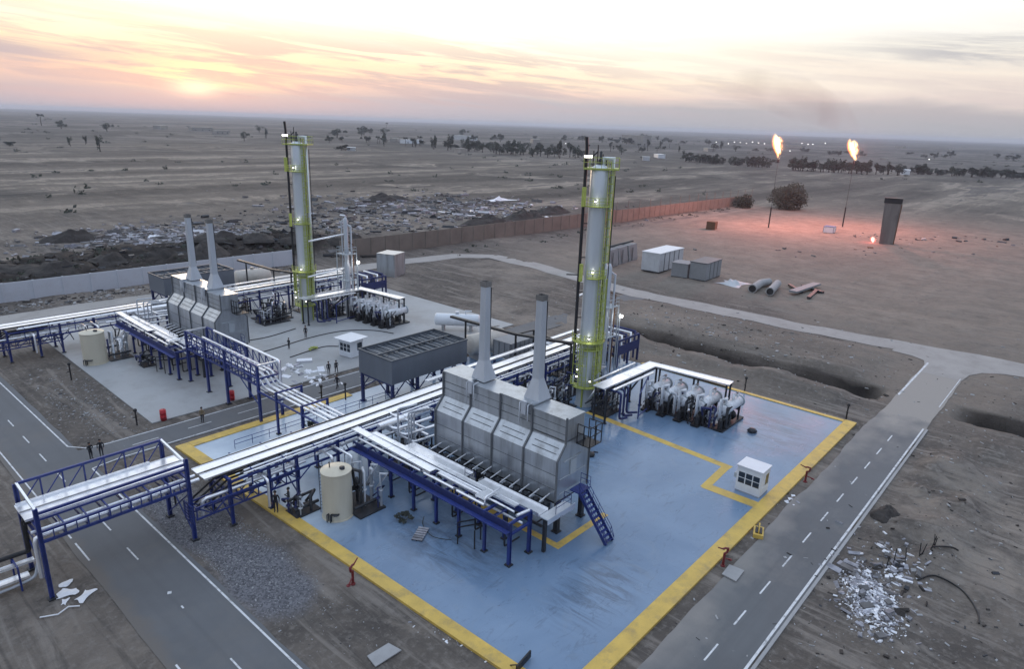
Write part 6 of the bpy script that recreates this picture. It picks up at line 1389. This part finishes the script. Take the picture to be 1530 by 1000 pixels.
def barrel(label, loc, n):
    t = thing('red_barrel', label, 'barrel', loc, 0, 'red barrels by the cross road')
    for i in range(n):
        mb = MB(); mb.lathe([(.001, 0), (.36, 0), (.36, .42), (.39, .45), (.36, .48), (.36, .95), (.39, .98), (.36, 1.01), (.36, 1.35), (.32, 1.38), (.001, 1.37)], (i * .75, .1 * i, 0), 16); mb.build('body', RED, t)
    mb = MB(); mb.lathe([(.06, 1.37), (.06, 1.42), (.001, 1.42)], (.15, 0, 0), 8); mb.build('cap', DARK, t)
barrel('bright red barrel at the cross road edge close to the hydrant post', (29.2, 81.3, 0), 1); barrel('bright red barrel standing below the second bridge', (37.9, 81.3, .02), 1)
t = thing('valve_chest', 'yellow valve chest beside the kerb below the guard cabin', 'valve chest', (57.2, 18.3, 0), R(20)); mb = MB(); mb.box(-.8, -.45, 0, .8, .45, .4); mb.build('body', YEL, t); mb = MB(); mb.lathe([(.6, -.06), (.6, .06), (.45, .06), (.45, -.06), (.6, -.06)], (0, 0, .55), 16, axis='y'); mb.build('wheel', YEL, t); mb = MB(); mb.box(-.5, -.3, .4, .5, .3, .5); mb.build('lid', DARK, t)
t = thing('hose_reel', 'red hose reel trolley beside the cream drum behind the air cooler', 'hose reel', (73.6, 74.2, 0), R(30)); mb = MB(); mb.lathe([(.8, -.5), (.8, -.42), (.4, -.42), (.4, .42), (.8, .42), (.8, .5)], (0, 0, 1.7), 18, axis='y'); mb.build('drum', RED, t); mb = MB(); mb.box(-.9, -.6, .9, .9, .6, 1.0); mb.bar((0, -.55, 1), (0, -.55, 1.8), .1); mb.bar((0, .55, 1), (0, .55, 1.8), .1); mb.build('frame', DKRED, t)
for x in (-.6, .6): mb = MB(); mb.lathe([(.001, -.7), (.45, -.7), (.45, .7), (.001, .7)], (x, 0, .45), 14, axis='y'); mb.build('wheel', BLACK, t)
t = thing('steel_plate', 'black steel plate set upright at the near pad corner', 'steel plate', (28.9, 23.6, PZ + .1), R(8)); mb = MB(); mb.box(-.1, -.06, .0, 1.7, .06, .55); mb.build('plate', BLACK, t); mb = MB(); mb.bar((.2, .06, .4), (.2, .7, .02), .06); mb.build('strut', BLACK, t)
mb = MB(); mb.prism([(-1.0, -.5), (1.2, -.6), (1.0, .6), (-.8, .7)], 0, .08, axis='z'); tag(mb.build('concrete_slab', CONC, loc=(23.6, 31.5, .06)), 'loose pale concrete slab beside the gravel strip', 'slab')
mb = MB(); mb.prism([(-.9, -.7), (1.0, -.6), (.9, .7), (-.8, .6)], 0, .10, axis='z'); tag(mb.build('concrete_slab', CONC, loc=(49.8, 17.5, .06)), 'loose pale concrete slab beside the fire monitor by the service road', 'slab')

# ------------------------------------------------------------------ people
def person(label, loc, rz, pose='stand', jacket=None, helmet=None, sc=1.0, group='people walking about the plant'):
    sk = {'pelvis': ((0, 0, .98), .155), 'waist': ((0, 0, 1.12), .14), 'chest': ((0, .01, 1.36), .165), 'neck': ((0, 0, 1.53), .06), 'chin': ((0, .02, 1.62), .075), 'head': ((0, .015, 1.72), .10), 'crown': ((0, 0, 1.80), .07)}
    E = [('pelvis', 'waist'), ('waist', 'chest'), ('chest', 'neck'), ('neck', 'chin'), ('chin', 'head'), ('head', 'crown')]
    st = {'stand': (.02, -.02), 'walk': (.24, -.26), 'fold': (.0, .03)}[pose]
    for s, f in ((-1, st[0]), (1, st[1])):
        k = 'l' if s < 0 else 'r'
        sk['hip' + k] = ((s * .10, 0, .93), .105); sk['knee' + k] = ((s * .11, f * .55 + .03, .5), .07); sk['ank' + k] = ((s * .11, f - .02, .09), .05); sk['toe' + k] = ((s * .12, f + .16, .045), .042)
        E += [('pelvis', 'hip' + k), ('hip' + k, 'knee' + k), ('knee' + k, 'ank' + k), ('ank' + k, 'toe' + k)]
        sk['sh' + k] = ((s * .20, 0, 1.45), .07)
        el = (s * .27, -.03 - .3 * f, 1.16); wr = (s * .27, .06 - .6 * f, .93)
        if pose == 'fold': el = (s * .30, .02, 1.17); wr = (s * .08, .21, 1.22)
        sk['el' + k] = (el, .052); sk['wr' + k] = (wr, .035)
        d = (Vector(wr) - Vector(el)).normalized(); side = Vector((0, 1, 0)) if pose != 'fold' else Vector((0, 0, 1)); pl = Vector(wr) + d * .085; sk['pa' + k] = (tuple(pl), .034)
        E += [('chest', 'sh' + k), ('sh' + k, 'el' + k), ('el' + k, 'wr' + k), ('wr' + k, 'pa' + k)]
        inn = Vector((-s, 0, 0)) if pose != 'fold' else Vector((0, -1, 0))
        for i, (o, L) in enumerate(((-.03, .075), (-.01, .088), (.01, .084), (.03, .066))):
            a = pl + side * o + d * .03; b = a + d * L * .6 + inn * .008; c = b + (d + inn * .6).normalized() * L * .45
            for nm, p, r in (('a', a, .010), ('b', b, .009), ('c', c, .008)): sk[f'f{i}{nm}{k}'] = (tuple(p), r)
            E += [('pa' + k, f'f{i}a{k}'), (f'f{i}a{k}', f'f{i}b{k}'), (f'f{i}b{k}', f'f{i}c{k}')]
        a = Vector(wr) + d * .045 + side * .04; b = a + (d + side).normalized() * .045
        sk['ta' + k] = (tuple(a), .011); sk['tb' + k] = (tuple(b), .009); E += [('pa' + k, 'ta' + k), ('ta' + k, 'tb' + k)]
    sk['nose'] = ((0, .125, 1.69), .014); E.append(('head', 'nose'))
    names = list(sk); me = bpy.data.meshes.new('person'); me.from_pydata([sk[n][0] for n in names], [(names.index(a), names.index(b)) for a, b in E], [])
    o = bpy.data.objects.new('person', me); COL.objects.link(o)
    m = o.modifiers.new('skin', 'SKIN'); m.use_smooth_shade = True
    for i, n in enumerate(names):
        v = me.skin_vertices[0].data[i]; r = sk[n][1]; v.radius = (r, r * (.72 if n in ('pelvis', 'waist', 'chest') else 1)); v.use_root = n == 'pelvis'
    s = o.modifiers.new('sub', 'SUBSURF'); s.levels = 1; s.render_levels = 1
    dg = bpy.context.evaluated_depsgraph_get(); nm = bpy.data.meshes.new_from_object(o.evaluated_get(dg)); nm.name = 'person'; o.modifiers.clear(); o.data = nm; bpy.data.meshes.remove(me)
    nm.materials.clear()
    for mm in (jacket or JACKET, TROUS, SKIN, BLACK): nm.materials.append(mm)
    for p in nm.polygons:
        c = p.center; far_hand = abs(c.x) > .21 and c.z < .93 and pose != 'fold'
        p.material_index = 2 if c.z > 1.55 or far_hand else 3 if c.z < .10 else 1 if c.z < .97 else 0; p.use_smooth = True
    tag(o, label, 'person', group); o.location = loc; o.rotation_euler.z = rz; o.scale = (sc,) * 3
    if helmet: mb = MB(); mb.lathe([(.135, 1.72), (.15, 1.735), (.125, 1.76), (.115, 1.83), (.07, 1.885), (.001, 1.90)], (0, .0, 0), 14); mb.build('helmet', helmet, o)
    else: mb = MB(); mb.lathe([(.112, 1.70), (.122, 1.76), (.105, 1.83), (.06, 1.87), (.001, 1.88)], (0, -.018, 0), 12); mb.build('hair', BLACK, o)
    for s in (-1, 1): mb = MB(); mb.lathe([(.012, -.004), (.012, .004)], (s * .038, .108, 1.72), 6, axis='y'); mb.build('eye', BLACK, o); mb = MB(); mb.lathe([(.001, -.03), (.028, -.01), (.028, .01), (.001, .03)], (s * .103, 0, 1.70), 6); mb.build('ear', SKIN, o)
    mb = MB(); mb.box(-.03, .098, 1.645, .03, .108, 1.653); mb.build('mouth', DKRED, o)
    return o
for a in (('person in dark clothes with folded arms at the road corner', (19.7, 76.5, .03), R(200), 'fold', None, None, 1.08), ('taller person in dark clothes standing close beside another at the road corner', (20.7, 76.4, .03), R(160), 'stand', None, None, 1.12), ('person in a beige jacket standing alone on the cross road', (32.2, 77.4, .03), R(130), 'stand', VEST, None, 1.08), ('person in dark clothes walking on the cross road before the air cooler', (50.2, 75.5, .03), R(100), 'walk', None, None, 1.1), ('dark clothed person at the pale pad edge, nearer the far column', (52.4, 80.8, .08), R(150), 'stand', None, None, 1.08), ('dark clothed person at the pale pad edge, nearer the cabin', (53.5, 80.5, .08), R(-20), 'walk', None, None, 1.08), ('person in black standing on the pale pad before the far column', (59.6, 98.3, .08), R(120), 'stand', None, None, 1.15), ('person in dark clothes on the pale pad beside the black hose', (54.4, 94.9, .08), R(100), 'fold', None, None, 1.0), ('person in dark clothes on the kerb under the long near rack', (27.9, 53.0, PZ + .1), R(140), 'stand', None, None, 1.22), ('person in dark clothes beside the low manifold under the near rack', (29.2, 52.9, PZ), R(60), 'fold', None, None, 1.2), ('person in dark clothes with white helmet standing at the exchangers', (74.9, 34.9, PZ), R(230), 'stand', None, SHEET, 1.1), ('person in dark clothes walking beside the helmeted one at the exchangers', (75.6, 34.3, PZ), R(30), 'walk', None, None, 1.05)): person(*a)

# ------------------------------------------------------------------ haze over the plain
hz = MB(); hz.box(-7000, -9000, -40, 17500, 17500, 62.0); ho = hz.build('haze', None); ho['kind'] = 'stuff'
hm = bpy.data.materials.new('haze'); hm.use_nodes = True; nt = hm.node_tree; nt.nodes.clear(); out = nt.nodes.new('ShaderNodeOutputMaterial'); pv = nt.nodes.new('ShaderNodeVolumePrincipled')
pv.inputs['Color'].default_value = (.84, .88, 1.0, 1); pv.inputs['Density'].default_value = .00011; pv.inputs['Anisotropy'].default_value = .2; link(nt, pv.outputs[0], out.inputs['Volume'])
ho.data.materials.clear(); ho.data.materials.append(hm)
